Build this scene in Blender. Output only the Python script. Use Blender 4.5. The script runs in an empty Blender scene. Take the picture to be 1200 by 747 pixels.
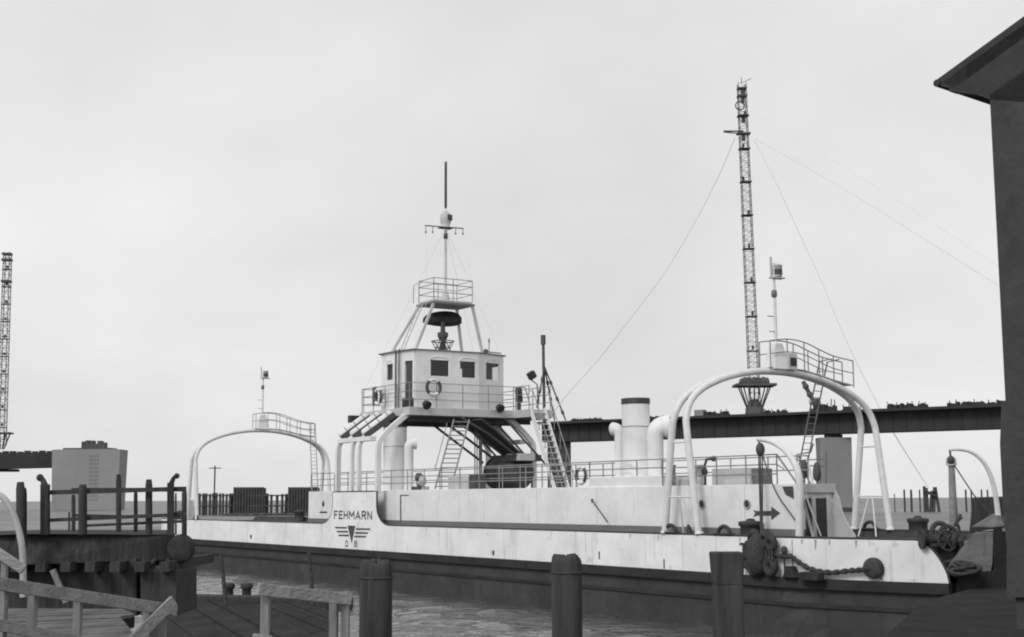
import bpy, bmesh, math, random
from mathutils import Vector, Matrix
random.seed(7)
F=1600.0; H=4.55
TH=math.atan(211.5/F); PH=-0.0042
sc=bpy.context.scene
COL=sc.collection
PI=math.pi
# ---------------------------------------------------------------- camera
RC=Matrix.Rotation(PI/2+TH,3,'X') @ Matrix.Rotation(PH,3,'Z')
cam=bpy.data.cameras.new('camera'); co=bpy.data.objects.new('camera',cam); COL.objects.link(co)
co.matrix_world=Matrix.Translation((0,0,H)) @ RC.to_4x4()
cam.sensor_fit='HORIZONTAL'; cam.sensor_width=36; cam.lens=F/1200*36
cam.clip_start=0.1; cam.clip_end=60000
sc.camera=co
CAM=Vector((0,0,H))
# ---------------------------------------------------------------- survey helpers: turn a sight line into a point on a known plane
def ray(px,py): return RC @ Vector(((px-600)/F,(373.5-py)/F,-1.0))
def atY(px,py,Y):
    d=ray(px,py); return CAM+d*(Y/d.y)
def atZ(px,py,z):
    d=ray(px,py); return CAM+d*((z-H)/d.z)
def onwall(px,py,A,B):
    d=ray(px,py); n=Vector((-(B[1]-A[1]),B[0]-A[0],0)); a=Vector((A[0],A[1],0))
    return CAM+d*((a-Vector((CAM.x,CAM.y,0))).dot(n)/d.dot(n))
O=Vector((12.698,40.159,0)); D=Vector((-0.53905,0.84227,0)); P=Vector((0.84227,0.53905,0))
def W(s,t,z): return O+D*s+P*t+Vector((0,0,z))
def SP(px,py,t):
    p=onwall(px,py,W(0,t,0),W(10,t,0)); q=p-O; return q.dot(D),t,p.z
def SQ(px,py,s):
    p=onwall(px,py,W(s,0,0),W(s,10,0)); q=p-O; return s,q.dot(P),p.z
def WP(px,py,t): return W(*SP(px,py,t))
def WQ(px,py,s): return W(*SQ(px,py,s))
# ---------------------------------------------------------------- materials
def mat(name,v,rough=0.7,var=0.15,scale=2.0,spot=0.0,stretch=(1,1,1),bump=0.0,bscale=20,metal=0.0,spec=0.3,streak=None,planks=None):
    m=bpy.data.materials.new(name); m.use_nodes=True; nt=m.node_tree; N=nt.nodes; L=nt.links
    b=N['Principled BSDF']; b.inputs['Roughness'].default_value=rough; b.inputs['Metallic'].default_value=metal
    b.inputs['Specular IOR Level'].default_value=spec
    tc=N.new('ShaderNodeTexCoord'); mp=N.new('ShaderNodeMapping'); mp.inputs['Scale'].default_value=stretch
    L.new(tc.outputs['Object'],mp.inputs['Vector'])
    n=N.new('ShaderNodeTexNoise'); n.inputs['Scale'].default_value=scale; n.inputs['Detail'].default_value=6; n.inputs['Roughness'].default_value=0.65
    L.new(mp.outputs[0],n.inputs['Vector'])
    r=N.new('ShaderNodeValToRGB'); e=r.color_ramp.elements
    e[0].position=0.3; e[1].position=0.7
    lo=v*(1-var); hi=v*(1+var*0.6)
    e[0].color=(lo,lo,lo,1); e[1].color=(hi,hi,hi,1)
    L.new(n.outputs['Fac'],r.inputs['Fac'])
    out=r.outputs['Color']
    def mult(out,fac_socket,dark):
        mx=N.new('ShaderNodeMix'); mx.data_type='RGBA'; mx.blend_type='MIX'
        L.new(fac_socket,mx.inputs[0]); L.new(out,mx.inputs[6]); mx.inputs[7].default_value=(dark,dark,dark,1)
        return mx.outputs[2]
    if streak:
        # run-down stains: noise stretched along z, thresholded
        amt,sx,dark,th=streak
        mp2=N.new('ShaderNodeMapping'); mp2.inputs['Scale'].default_value=(sx,sx,sx*0.07)
        L.new(tc.outputs['Object'],mp2.inputs['Vector'])
        n2=N.new('ShaderNodeTexNoise'); n2.inputs['Scale'].default_value=1; n2.inputs['Detail'].default_value=5; n2.inputs['Roughness'].default_value=0.7
        L.new(mp2.outputs[0],n2.inputs['Vector'])
        n3=N.new('ShaderNodeTexNoise'); n3.inputs['Scale'].default_value=0.35; n3.inputs['Detail'].default_value=2
        L.new(tc.outputs['Object'],n3.inputs['Vector'])
        r2=N.new('ShaderNodeValToRGB'); r2.color_ramp.elements[0].position=th; r2.color_ramp.elements[1].position=th+0.16
        r2.color_ramp.elements[1].color=(amt,amt,amt,1)
        L.new(n2.outputs['Fac'],r2.inputs['Fac'])
        r3=N.new('ShaderNodeValToRGB'); r3.color_ramp.elements[0].position=0.4; r3.color_ramp.elements[1].position=0.6
        L.new(n3.outputs['Fac'],r3.inputs['Fac'])
        mm=N.new('ShaderNodeMath'); mm.operation='MULTIPLY'; L.new(r2.outputs['Color'],mm.inputs[0]); L.new(r3.outputs['Color'],mm.inputs[1])
        out=mult(out,mm.outputs[0],dark)
    if spot:
        n4=N.new('ShaderNodeTexNoise'); n4.inputs['Scale'].default_value=scale*4.3; n4.inputs['Detail'].default_value=4
        L.new(tc.outputs['Object'],n4.inputs['Vector'])
        r4=N.new('ShaderNodeValToRGB'); r4.color_ramp.elements[0].position=0.62; r4.color_ramp.elements[1].position=0.7
        r4.color_ramp.elements[1].color=(spot,spot,spot,1)
        L.new(n4.outputs['Fac'],r4.inputs['Fac']); out=mult(out,r4.outputs['Color'],v*0.3)
    L.new(out,b.inputs['Base Color'])
    if bump:
        nb=N.new('ShaderNodeTexNoise'); nb.inputs['Scale'].default_value=bscale; nb.inputs['Detail'].default_value=5
        L.new(mp.outputs[0],nb.inputs['Vector'])
        bp=N.new('ShaderNodeBump'); bp.inputs['Strength'].default_value=bump; bp.inputs['Distance'].default_value=0.03
        L.new(nb.outputs['Fac'],bp.inputs['Height']); L.new(bp.outputs[0],b.inputs['Normal'])
    return m
M={}
M['white']=mat('white_paint',0.76,0.5,0.13,0.7,streak=(0.6,4.0,0.30,0.57),bump=0.4,bscale=1.3)
M['hullwhite']=mat('white_hull_paint',0.82,0.5,0.16,0.5,spot=0.3,streak=(0.85,2.6,0.16,0.56),bump=0.7,bscale=0.9)
M['tube']=mat('white_tube_paint',0.70,0.45,0.12,2.5,streak=(0.5,7,0.25,0.6))
M['greyw']=mat('pale_grey_paint',0.50,0.6,0.15,1.5,streak=(0.5,5,0.2,0.6))
M['dado']=mat('grey_dado_paint',0.17,0.6,0.15,1.5)
M['deck']=mat('deck_paint',0.10,0.7,0.3,2.0,spot=0.3)
M['hulld']=mat('dark_hull_paint',0.062,0.75,0.35,0.5,streak=(0.6,1.6,0.04,0.5),bump=0.4,bscale=4,spec=0.15)
M['strake']=mat('rubbing_strake_timber',0.042,0.85,0.35,1.5,stretch=(0.4,1,1),bump=0.5,bscale=8,spec=0.1)
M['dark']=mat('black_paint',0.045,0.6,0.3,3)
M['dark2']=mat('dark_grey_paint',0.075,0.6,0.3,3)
M['midg']=mat('mid_grey_paint',0.16,0.6,0.2,3)
M['rail']=mat('weathered_rail_paint',0.26,0.6,0.35,5)
M['glass']=None
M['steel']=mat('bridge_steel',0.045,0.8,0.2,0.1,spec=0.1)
M['conc']=mat('pier_concrete',0.24,0.9,0.12,0.05,streak=(0.5,0.5,0.15,0.55),spec=0.1)
M['concl']=mat('pale_pier_concrete',0.27,0.9,0.12,0.05,streak=(0.5,0.5,0.25,0.55),spec=0.1)
M['mast']=mat('lattice_steel',0.10,0.8,0.3,0.2,spec=0.1)
M['cable']=mat('cable_steel',0.75,0.7,0.1,1)
M['tar']=mat('tarred_timber',0.06,0.9,0.45,3,stretch=(3,3,0.3),bump=1.0,bscale=6,spec=0.12)
M['wood']=mat('weathered_wood',0.30,0.85,0.35,5,stretch=(0.25,1,1),bump=0.8,bscale=25,spot=0.4,spec=0.15)
M['woodv']=mat('weathered_post_wood',0.25,0.85,0.35,5,stretch=(1.5,1.5,0.15),bump=0.8,bscale=25,spot=0.4,spec=0.15)
M['plank']=mat('quay_planks',0.14,0.9,0.4,2,stretch=(1,0.15,1),bump=0.6,bscale=14,spec=0.1)
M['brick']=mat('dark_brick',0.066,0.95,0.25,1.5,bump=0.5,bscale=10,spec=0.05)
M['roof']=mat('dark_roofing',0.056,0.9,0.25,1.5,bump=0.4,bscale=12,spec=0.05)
M['quay']=mat('quay_stone',0.034,0.95,0.3,0.8,bump=0.8,bscale=5,spec=0.05)
M['rope']=mat('tarred_rope',0.07,0.95,0.4,12,bump=1.0,bscale=30,spec=0.05)
M['reflect_dark']=mat('reflection_dark',0.034,0.85,0.5,1.2,stretch=(1,.3,1),bump=.8,bscale=6,spec=.05)  # dark reflection in the water, put into a colour
M['rust']=mat('rust_stain',0.45,0.8,0.5,9)
M['stain']=mat('stained_concrete',0.21,.95,.45,1.3,streak=(.8,4,.06,.5),bump=.8,bscale=6,spec=.05)
M['rubber']=mat('old_rubber',0.06,0.9,0.4,6,bump=0.6,bscale=20,spec=0.1)
M['iron']=mat('rusty_iron',0.07,0.9,0.5,5,bump=0.5,bscale=20,spec=0.1)
M['galv']=mat('galvanised_tube',0.42,0.5,0.2,3)
M['far']=mat('far_timber',0.075,0.9,0.3,0.5,spec=0.1)
M['coast']=mat('coast_ground',0.12,0.95,0.3,0.01,spec=0.0)
g=bpy.data.materials.new('window_glass'); g.use_nodes=True; nt=g.node_tree
for n in list(nt.nodes): nt.nodes.remove(n)
o_=nt.nodes.new('ShaderNodeOutputMaterial'); t_=nt.nodes.new('ShaderNodeBsdfTransparent'); g_=nt.nodes.new('ShaderNodeBsdfGlossy'); m_=nt.nodes.new('ShaderNodeMixShader')
t_.inputs[0].default_value=(.85,.85,.85,1); g_.inputs['Roughness'].default_value=0.05; m_.inputs[0].default_value=0.07
nt.links.new(t_.outputs[0],m_.inputs[1]); nt.links.new(g_.outputs[0],m_.inputs[2]); nt.links.new(m_.outputs[0],o_.inputs[0])
M['glass']=g
# ---------------------------------------------------------------- object helpers
MAT={}
def thing(name,label,cat,loc=(0,0,0),rotz=0,group=None):
    o=bpy.data.objects.new(name,None); COL.objects.link(o)
    o.empty_display_size=0.3
    o.location=loc; o.rotation_euler=(0,0,rotz); MAT[o]=Matrix.Translation(Vector(loc)) @ Matrix.Rotation(rotz,4,'Z')
    o['label']=label; o['category']=cat
    if group: o['group']=group
    return o
def tag(o,label,cat,group=None):
    o['label']=label; o['category']=cat
    if group: o['group']=group
    return o
def kind(o,k): o['kind']=k; return o
class MB:
    def __init__(s): s.v=[]; s.f=[]; s.sm=[]
    def add(s,vs,fs,smooth=False):
        k=len(s.v); s.v+= [Vector(v) for v in vs]
        for q in fs: s.f.append(tuple(i+k for i in q)); s.sm.append(smooth)
        return s
    def hexa(s,a,b,c,d,e,f_,g_,h):   # bottom a b c d, top e f g h
        return s.add([a,b,c,d,e,f_,g_,h],[(3,2,1,0),(4,5,6,7),(0,1,5,4),(1,2,6,5),(2,3,7,6),(3,0,4,7)])
    def box(s,c,sx,sy,sz,X=Vector((1,0,0)),Y=Vector((0,1,0)),Z=Vector((0,0,1))):
        c=Vector(c); x=X*(sx/2); y=Y*(sy/2); z=Z*(sz/2)
        return s.hexa(c-x-y-z,c+x-y-z,c+x+y-z,c-x+y-z,c-x-y+z,c+x-y+z,c+x+y+z,c-x+y+z)
    def sbox(s,s0,s1,t0,t1,z0,z1):
        return s.hexa(W(s0,t0,z0),W(s1,t0,z0),W(s1,t1,z0),W(s0,t1,z0),W(s0,t0,z1),W(s1,t0,z1),W(s1,t1,z1),W(s0,t1,z1))
    def beam(s,p,q,w,h,up=Vector((0,0,1))):
        p=Vector(p); q=Vector(q); d=(q-p); l=d.length; d.normalize()
        if abs(d.dot(up))>0.98: up=D
        side=d.cross(up).normalized(); u=side.cross(d).normalized()
        return s.box((p+q)/2,l,w,h,d,side,u)
    def tube(s,pts,r,n=8,closed=False,caps=True):
        pts=[Vector(p) for p in pts]; k=len(pts)
        rr=r if isinstance(r,(list,tuple)) else [r]*k
        tang=[]
        for i in range(k):
            if closed: a=pts[(i-1)%k]; b=pts[(i+1)%k]
            else: a=pts[max(i-1,0)]; b=pts[min(i+1,k-1)]
            tang.append((b-a).normalized())
        u=tang[0].orthogonal().normalized()
        vs=[]; 
        for i in range(k):
            t=tang[i]; u=(u-t*u.dot(t)); 
            if u.length<1e-6: u=t.orthogonal()
            u.normalize(); w=t.cross(u)
            for j in range(n):
                a=2*PI*j/n; vs.append(pts[i]+(u*math.cos(a)+w*math.sin(a))*rr[i])
        fs=[]
        for i in range(k if closed else k-1):
            for j in range(n):
                a=i*n+j; b=i*n+(j+1)%n; i2=(i+1)%k
                fs.append((a,b,i2*n+(j+1)%n,i2*n+j))
        s.add(vs,fs,True)
        if caps and not closed:
            s.add(vs[:n],[tuple(range(n))[::-1]]); s.add(vs[-n:],[tuple(range(n))])
        return s
    def prism(s,pts,vec):
        vec=Vector(vec); pts=[Vector(p) for p in pts]; n=len(pts)
        s.add(pts+[p+vec for p in pts],[tuple(range(n))[::-1],tuple(range(n,2*n))]+[(i,(i+1)%n,n+(i+1)%n,n+i) for i in range(n)])
        return s
    def lathe(s,base,prof,n=20,axis=Vector((0,0,1))):
        base=Vector(base); axis=axis.normalized(); u=axis.orthogonal().normalized(); w=axis.cross(u)
        vs=[]
        for r,h in prof:
            for j in range(n):
                a=2*PI*j/n; vs.append(base+axis*h+(u*math.cos(a)+w*math.sin(a))*max(r,1e-4))
        fs=[]
        for i in range(len(prof)-1):
            for j in range(n):
                fs.append((i*n+j,i*n+(j+1)%n,(i+1)*n+(j+1)%n,(i+1)*n+j))
        s.add(vs,fs,True); s.add(vs[:n],[tuple(range(n))[::-1]]); s.add(vs[-n:],[tuple(range(n))])
        return s
    def ring(s,c,nrm,R,r,n=28,m=10,a0=0,a1=2*PI,ux=None):
        nrm=Vector(nrm).normalized(); u=ux or nrm.orthogonal().normalized(); w=nrm.cross(u)
        full=abs(a1-a0-2*PI)<1e-6
        k=n if full else n+1
        pts=[Vector(c)+(u*math.cos(a0+(a1-a0)*i/n)+w*math.sin(a0+(a1-a0)*i/n))*R for i in range(k)]
        return s.tube(pts,r,m,closed=full)
    def ball(s,c,rx,ry,rz,n=12,jit=0.0):
        vs=[];fs=[];c=Vector(c)
        for i in range(n+1):
            th=PI*i/n
            for j in range(n*2):
                a=PI*j/n; k=1+random.uniform(-jit,jit)
                vs.append(c+Vector((rx*math.sin(th)*math.cos(a),ry*math.sin(th)*math.sin(a),rz*math.cos(th)))*k)
        for i in range(n):
            for j in range(n*2): fs.append((i*2*n+j,i*2*n+(j+1)%(2*n),(i+1)*2*n+(j+1)%(2*n),(i+1)*2*n+j))
        return s.add(vs,fs,True)
    def build(s,name,m,parent=None,label=None,bevel=0,origin=None):
        Mx=Matrix.Identity(4); root=parent
        if parent is not None:
            while root.parent is not None: root=root.parent
            Mx=MAT[root]
        elif origin is not None: Mx=Matrix.Translation(Vector(origin))
        inv=Mx.inverted()
        me=bpy.data.meshes.new(name); me.from_pydata([inv@v for v in s.v],[],s.f); me.update()
        me.polygons.foreach_set('use_smooth',s.sm)
        bm=bmesh.new(); bm.from_mesh(me); bmesh.ops.recalc_face_normals(bm,faces=bm.faces); bm.to_mesh(me); bm.free()
        o=bpy.data.objects.new(name,me); COL.objects.link(o)
        me.materials.append(m)
        if parent is not None: o.parent=parent
        else:
            o.matrix_world=Mx; MAT[o]=Mx
        if label: o['label']=label
        if bevel:
            b=o.modifiers.new('bevel','BEVEL'); b.width=bevel; b.segments=2; b.limit_method='ANGLE'; b.angle_limit=math.radians(40)
        return o
def split_build(mb,name,m,parent,bevel=0):
    # one object per connected piece
    par=list(range(len(mb.v)))
    def fd(i):
        while par[i]!=i: par[i]=par[par[i]]; i=par[i]
        return i
    key={}
    for i,v in enumerate(mb.v):
        k=(round(v.x,4),round(v.y,4),round(v.z,4))
        if k in key: par[fd(i)]=fd(key[k])
        else: key[k]=i
    for q in mb.f:
        for i in q[1:]: par[fd(i)]=fd(q[0])
    groups={}
    for q,sm in zip(mb.f,mb.sm): groups.setdefault(fd(q[0]),[]).append((q,sm))
    out=[]
    for g_ in groups.values():
        n=MB(); mp={}
        for q,sm in g_:
            for i in q:
                if i not in mp: mp[i]=len(n.v); n.v.append(mb.v[i])
            n.f.append(tuple(mp[i] for i in q)); n.sm.append(sm)
        out.append(n.build(name,m,parent,bevel=bevel))
    return out
def kids(o): return [c for c in COL.objects if c.parent==o]
def copy_tree(o,parent=None):
    ch=[c for c in COL.objects if c.parent==o]
    c=o.copy(); COL.objects.link(c)
    if parent is not None: c.parent=parent
    for k in ch: copy_tree(k,c)
    return c
def text_mb(txt,origin,right,up,height,width,depth=0.01,font_off=0.02):
    cu=bpy.data.curves.new('t','FONT'); cu.body=txt; cu.size=1; cu.extrude=0.0; cu.offset=font_off; cu.resolution_u=4
    o=bpy.data.objects.new('t',cu); COL.objects.link(o)
    me=bpy.data.meshes.new_from_object(o.evaluated_get(bpy.context.evaluated_depsgraph_get()))
    xs=[v.co.x for v in me.vertices]; ys=[v.co.y for v in me.vertices]
    x0,x1,y0,y1=min(xs),max(xs),min(ys),max(ys)
    vs=[Vector(origin)+right*((v.co.x-x0)/(x1-x0)*width)+up*((v.co.y-y0)/(y1-y0)*height) for v in me.vertices]
    fs=[tuple(p.vertices) for p in me.polygons]
    COL.objects.unlink(o); bpy.data.objects.remove(o)
    mb=MB(); n=right.cross(up)*depth
    # extruded letters: front face + side walls
    mb.add([v+n for v in vs],fs)
    cnt={}
    for q in fs:
        for i in range(len(q)):
            e=(q[i],q[(i+1)%len(q)]); cnt[e]=1
    for (a,b) in list(cnt):
        if (b,a) not in cnt: mb.add([vs[a],vs[b],vs[b]+n,vs[a]+n],[(0,1,2,3)])
    return mb
Z=Vector((0,0,1))
# ================================================================ SETTING: water, coast
mw=bpy.data.materials.new('sea_water'); mw.use_nodes=True; nt=mw.node_tree; b=nt.nodes['Principled BSDF']
b.inputs['Base Color'].default_value=(.085,.085,.085,1); b.inputs['Roughness'].default_value=0.04; b.inputs['IOR'].default_value=1.5
tc=nt.nodes.new('ShaderNodeTexCoord')
def wnoise(sx,sy,sc_,det):
    mp=nt.nodes.new('ShaderNodeMapping'); mp.inputs['Scale'].default_value=(sx,sy,1); mp.inputs['Rotation'].default_value=(0,0,math.radians(18))
    nt.links.new(tc.outputs['Object'],mp.inputs['Vector'])
    n=nt.nodes.new('ShaderNodeTexNoise'); n.inputs['Scale'].default_value=sc_; n.inputs['Detail'].default_value=det; n.inputs['Roughness'].default_value=0.6
    nt.links.new(mp.outputs[0],n.inputs['Vector']); return n
n1=wnoise(0.3,0.9,1.0,3); n2=wnoise(0.9,1.6,2.4,3)
mu=nt.nodes.new('ShaderNodeMath'); mu.operation='MULTIPLY_ADD'; mu.inputs[1].default_value=0.5
nt.links.new(n2.outputs['Fac'],mu.inputs[0]); nt.links.new(n1.outputs['Fac'],mu.inputs[2])
bp=nt.nodes.new('ShaderNodeBump'); bp.inputs['Strength'].default_value=1.0; bp.inputs['Distance'].default_value=0.24
nt.links.new(mu.outputs[0],bp.inputs['Height']); nt.links.new(bp.outputs[0],b.inputs['Normal'])
# one sheet out to the horizon; its middle is a fine grid with real waves
rw=random.Random(21); comp=[]
for k in range(26):
    lam=.8*(1.13**k) if k<14 else rw.uniform(.75,2.2)
    a=math.radians(68+rw.uniform(-38,38)); kk=2*PI/lam; comp.append((kk*math.cos(a),kk*math.sin(a),rw.uniform(0,6.28),.0080*min(lam,2.6)**.9))
def wz(x,y):
    e=min(1,max(0,min(x-X0,X1-x,y-YY0,YY1-y)/5)); h=0
    for kx,ky,ph,am in comp: h+=am*math.sin(kx*x+ky*y+ph)
    return h*e
X0,X1,YY0,YY1=-38.,17.,14.,112.; dx_=.26
nx=int((X1-X0)/dx_); ny=int((YY1-YY0)/dx_)
w=MB(); gv=[(X0+(X1-X0)*i/nx,YY0+(YY1-YY0)*j/ny) for j in range(ny+1) for i in range(nx+1)]
w.add([(x,y,wz(x,y)) for x,y in gv],[(j*(nx+1)+i,j*(nx+1)+i+1,(j+1)*(nx+1)+i+1,(j+1)*(nx+1)+i) for j in range(ny) for i in range(nx)],True)
R_=14000
w.add([(-400,-60,0),(400,-60,0),(400,YY0,0),(-400,YY0,0)],[(0,1,2,3)])
w.add([(-400,YY0,0),(X0,YY0,0),(X0,YY1,0),(-400,YY1,0)],[(0,1,2,3)])
w.add([(X1,YY0,0),(400,YY0,0),(400,YY1,0),(X1,YY1,0)],[(0,1,2,3)])
kind(w.build('sea_water',mw),'structure')
# open water farther out: one calm sheet whose fine ripples read as roughness
mf=bpy.data.materials.new('open_water'); mf.use_nodes=True; nt=mf.node_tree; b=nt.nodes['Principled BSDF']
b.inputs['Base Color'].default_value=(.15,.15,.15,1); b.inputs['IOR'].default_value=1.33
tc=nt.nodes.new('ShaderNodeTexCoord'); mp=nt.nodes.new('ShaderNodeMapping'); mp.inputs['Scale'].default_value=(.012,.03,1); nt.links.new(tc.outputs['Object'],mp.inputs['Vector'])
n=nt.nodes.new('ShaderNodeTexNoise'); n.inputs['Scale'].default_value=1; n.inputs['Detail'].default_value=4; nt.links.new(mp.outputs[0],n.inputs['Vector'])
mr=nt.nodes.new('ShaderNodeMapRange'); mr.inputs['From Min'].default_value=.3; mr.inputs['From Max'].default_value=.7; mr.inputs['To Min'].default_value=.30; mr.inputs['To Max'].default_value=.55
nt.links.new(n.outputs['Fac'],mr.inputs['Value']); nt.links.new(mr.outputs[0],b.inputs['Roughness'])
b.inputs['Specular IOR Level'].default_value=0.28
R_=14000; w=MB()
w.add([(-R_,YY1,0),(R_,YY1,0),(R_,R_,0),(-R_,R_,0)],[(0,1,2,3)])
kind(w.build('open_water',mf),'structure')
# ================================================================ THE FERRY
ROT=math.atan2(D.y,D.x)
ferry=thing('ferry','long white ferry lettered FEHMARN with raised wheelhouse and a tubular arch at each end','ferry',tuple(W(0,0,0)),ROT)
S0,S1=1.4,75.1; BW=10.0
def toe(s):
    a=max(0,(6.6-s)/5.2) if s<38 else max(0,(s-(76.5-6.6))/5.2)
    return 1.55*a**1.3
PR,PL=36.6,41.85
def ztop(s):
    if s<38.2: e=s-S0
    else: e=S1-s
    z=3.25
    if e<1.0:      # rounded, raked ends
        k=e/1.0; z=1.95+1.3*math.sin(min(1,k)*PI/2)**0.62
    d=None
    if PR-1.45<s<PR: k=(s-(PR-1.45))/1.45; z=3.25+1.0*(1-math.sqrt(max(0,1-k*k)))
    if PL<s<PL+1.45: k=1-(s-PL)/1.45; z=3.25+1.0*(1-math.sqrt(max(0,1-k*k)))
    if PR<=s<=PL: z=4.97
    return z
ss=[S0+0.05*i for i in range(0,22)]+[3+1.0*i for i in range(0,32)]+[35.1+0.1*i for i in range(0,15)]+[36.599,36.6]+[37+i*.5 for i in range(0,10)]+[41.85,41.851]+[41.9+0.1*i for i in range(0,15)]+[44+1.0*i for i in range(0,30)]+[S1-0.05*i for i in range(21,-1,-1)]
ss=sorted(set(round(x,4) for x in ss if S0<=x<=S1))
def strip(side):
    out=MB(); inn=MB(); cap=MB()
    vs=[];vi=[]
    sg=1
    for s in ss:
        tt=toe(s) if side==0 else BW-toe(s)
        th=0.07 if side==0 else -0.07
        zt=ztop(s) if side==0 else (3.25 if s>2.5 and s<74 else ztop(s))
        vs+= [W(s,tt,1.95),W(s,tt,zt)]
        vi+= [W(s,tt+th,1.95),W(s,tt+th,zt)]
    n=len(ss)
    out.add(vs,[(2*i,2*i+2,2*i+3,2*i+1) for i in range(n-1)])
    inn.add(vi,[(2*i,2*i+2,2*i+3,2*i+1) for i in range(n-1)])
    top=[(vs[2*i+1]+vi[2*i+1])/2 for i in range(n)]
    cap.tube(top,0.05,6)
    return out,inn,cap
for side in (0,1):
    a,b_,c=strip(side)
    a.build('bulwark',M['hullwhite'],ferry); b_.build('bulwark_lining',M['dark2'] if side else M['deck'],ferry); c.build('cap_rail',M['dark'],ferry)
def split_strakes(st):
    for (z0,z1,pr,side),mb in st.items(): mb.build('rubbing_strake',M['strake'],ferry)
# dark hull below
hu=MB(); st={}
zs=[1.95,1.2,0.5,-0.2,-1.2]
for side in (0,1):
    rows=[]
    for z in zs:
        sh=(1.95-z)*0.9; row=[]
        for i in range(61):
            s=S0+sh+(S1-S0-2*sh)*i/60
            tt=toe(s)+0.03*(1.95-z); tt=tt if side==0 else BW-tt
            row.append(W(s,tt,z))
        rows.append(row)
    vs=[p for r_ in rows for p in r_]
    hu.add(vs,[(r_*61+i,r_*61+i+1,(r_+1)*61+i+1,(r_+1)*61+i) for r_ in range(len(zs)-1) for i in range(60)])
    for z0,z1,pr in ((1.62,1.94,0.16),(1.02,1.14,0.04)):
        stm=st.setdefault((z0,z1,pr,side),MB())
        pa=[];
        L_=[S0-0.1+(S1-S0+0.2)*i/80 for i in range(81)]
        for i in range(80):
            q=[]
            for s in (L_[i],L_[i+1]):
                tt=toe(max(S0,min(S1,s))); 
                a0,a1=(tt-pr,tt) if side==0 else (BW-tt,BW-tt+pr)
                q.append((W(s,a0,z0),W(s,a1,z0),W(s,a0,z1),W(s,a1,z1)))
            stm.hexa(q[0][0],q[1][0],q[1][1],q[0][1],q[0][2],q[1][2],q[1][3],q[0][3])
for (sA,sg) in ((S0,1),(S1,-1)):
    vs=[]
    for z in zs:
        sh=(1.95-z)*0.9*sg; tt=toe(sA+sh)+0.03*(1.95-z)
        vs+=[W(sA+sh,tt,z),W(sA+sh,BW-tt,z)]
    hu.add(vs,[(2*i,2*i+1,2*i+3,2*i+2) for i in range(len(zs)-1)])
hu.build('hull',M['hulld'],ferry); split_strakes(st)
dk=MB(); vs=[]
for i in range(61):
    s=S0+0.02+(S1-S0-0.04)*i/60; zz=2.95 if 3<s<73.5 else 2.2
    vs+=[W(s,toe(s)+.07,zz),W(s,BW-toe(s)-.07,zz)]
dk.add(vs,[(2*i,2*i+1,2*i+3,2*i+2) for i in range(60)])
dk.build('deck',M['deck'],ferry)
# raised bow and stern ramps
for sA,sg in ((1.6,1),(74.9,-1)):
    rp=MB(); rp.hexa(W(sA,1.9,2.15),W(sA,8.1,2.15),W(sA+1.6*sg,8.1,2.9),W(sA+1.6*sg,1.9,2.9),W(sA,1.9,2.3),W(sA,8.1,2.3),W(sA+1.6*sg,8.1,3.05),W(sA+1.6*sg,1.9,3.05)); rp.build('ramp_flap',M['dark2'],ferry,bevel=.02)
for s_w in [6.5+5.6*k for k in range(12)]:
    if 34.5<s_w<43.5: continue
    m=MB(); m.sbox(s_w-.012,s_w+.012,toe(s_w)-.006,toe(s_w)+.004,1.96,3.2); m.build('plate_seam',M['greyw'],ferry)
for s_w in [9.5+4.4*k for k in range(9)]:
    m=MB(); m.sbox(s_w-.012,s_w+.012,.694,.71,3.5,5.0); m.build('plate_seam',M['greyw'],ferry)
for s_w in (4.2,5.1,5.6,6.1,9.0,13.5,15.2):
    m=MB(); hgt=random.uniform(.12,.45); tt=toe(s_w); m.prism([W(s_w-.05,tt-.004,3.2),W(s_w+.05,tt-.004,3.2),W(s_w+.015,tt-.004,3.2-hgt),W(s_w-.01,tt-.004,3.2-hgt*.9)],P*-.003) ; m.build('rust_run',M['rust'],ferry)
# streak-free hull marks: freeing ports / draught marks
fp=MB()
for px,py,wd,hh in ((294,629,.25,.22),(578,648,.14,.2),(778,661,.06,.35),(702,651,.07,.3)):
    s,t,z=SP(px,py,-0.012); fp.sbox(s-wd/2,s+wd/2,toe(s)-0.012,toe(s)+0.01,z-hh/2,z+hh/2)
split_build(fp,'hull_fitting',M['dark'],ferry)
# lettering and emblem on the panel (reads from outside)
RT=-D
a=WP(391,612,0); b1=WP(436,597.5,0); wdt=(b1-a).length
zl=SP(391.5,608.5,0)[2]; zh=SP(391.5,598.5,0)[2]
s_a=SP(391.5,608,0)[0]; s_b=SP(436,608,0)[0]
GL={'F':[(0,0,0,1),(0,1,1,1),(0,.52,.8,.52)],'E':[(0,0,0,1),(0,1,1,1),(0,.52,.85,.52),(0,0,1,0)],'H':[(0,0,0,1),(1,0,1,1),(0,.5,1,.5)],
 'M':[(0,0,0,1),(1,0,1,1),(0,1,.5,.35),(.5,.35,1,1)],'A':[(0,0,.5,1),(.5,1,1,0),(.2,.3,.8,.3)],'N':[(0,0,0,1),(1,0,1,1),(0,1,1,0)],
 'R':[(0,0,0,1),(0,1,.7,1),(.7,1,1,.86),(1,.86,1,.64),(1,.64,.7,.5),(.7,.5,0,.5),(.5,.5,1,0)],
 'D':[(0,0,0,1),(0,1,.6,1),(.6,1,1,.75),(1,.75,1,.25),(1,.25,.6,0),(.6,0,0,0)],
 'B':[(0,0,0,1),(0,1,.7,1),(.7,1,1,.86),(1,.86,1,.64),(1,.64,.7,.52),(.7,.52,0,.52),(.7,.52,1,.38),(1,.38,1,.14),(1,.14,.7,0),(.7,0,0,0)]}
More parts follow.
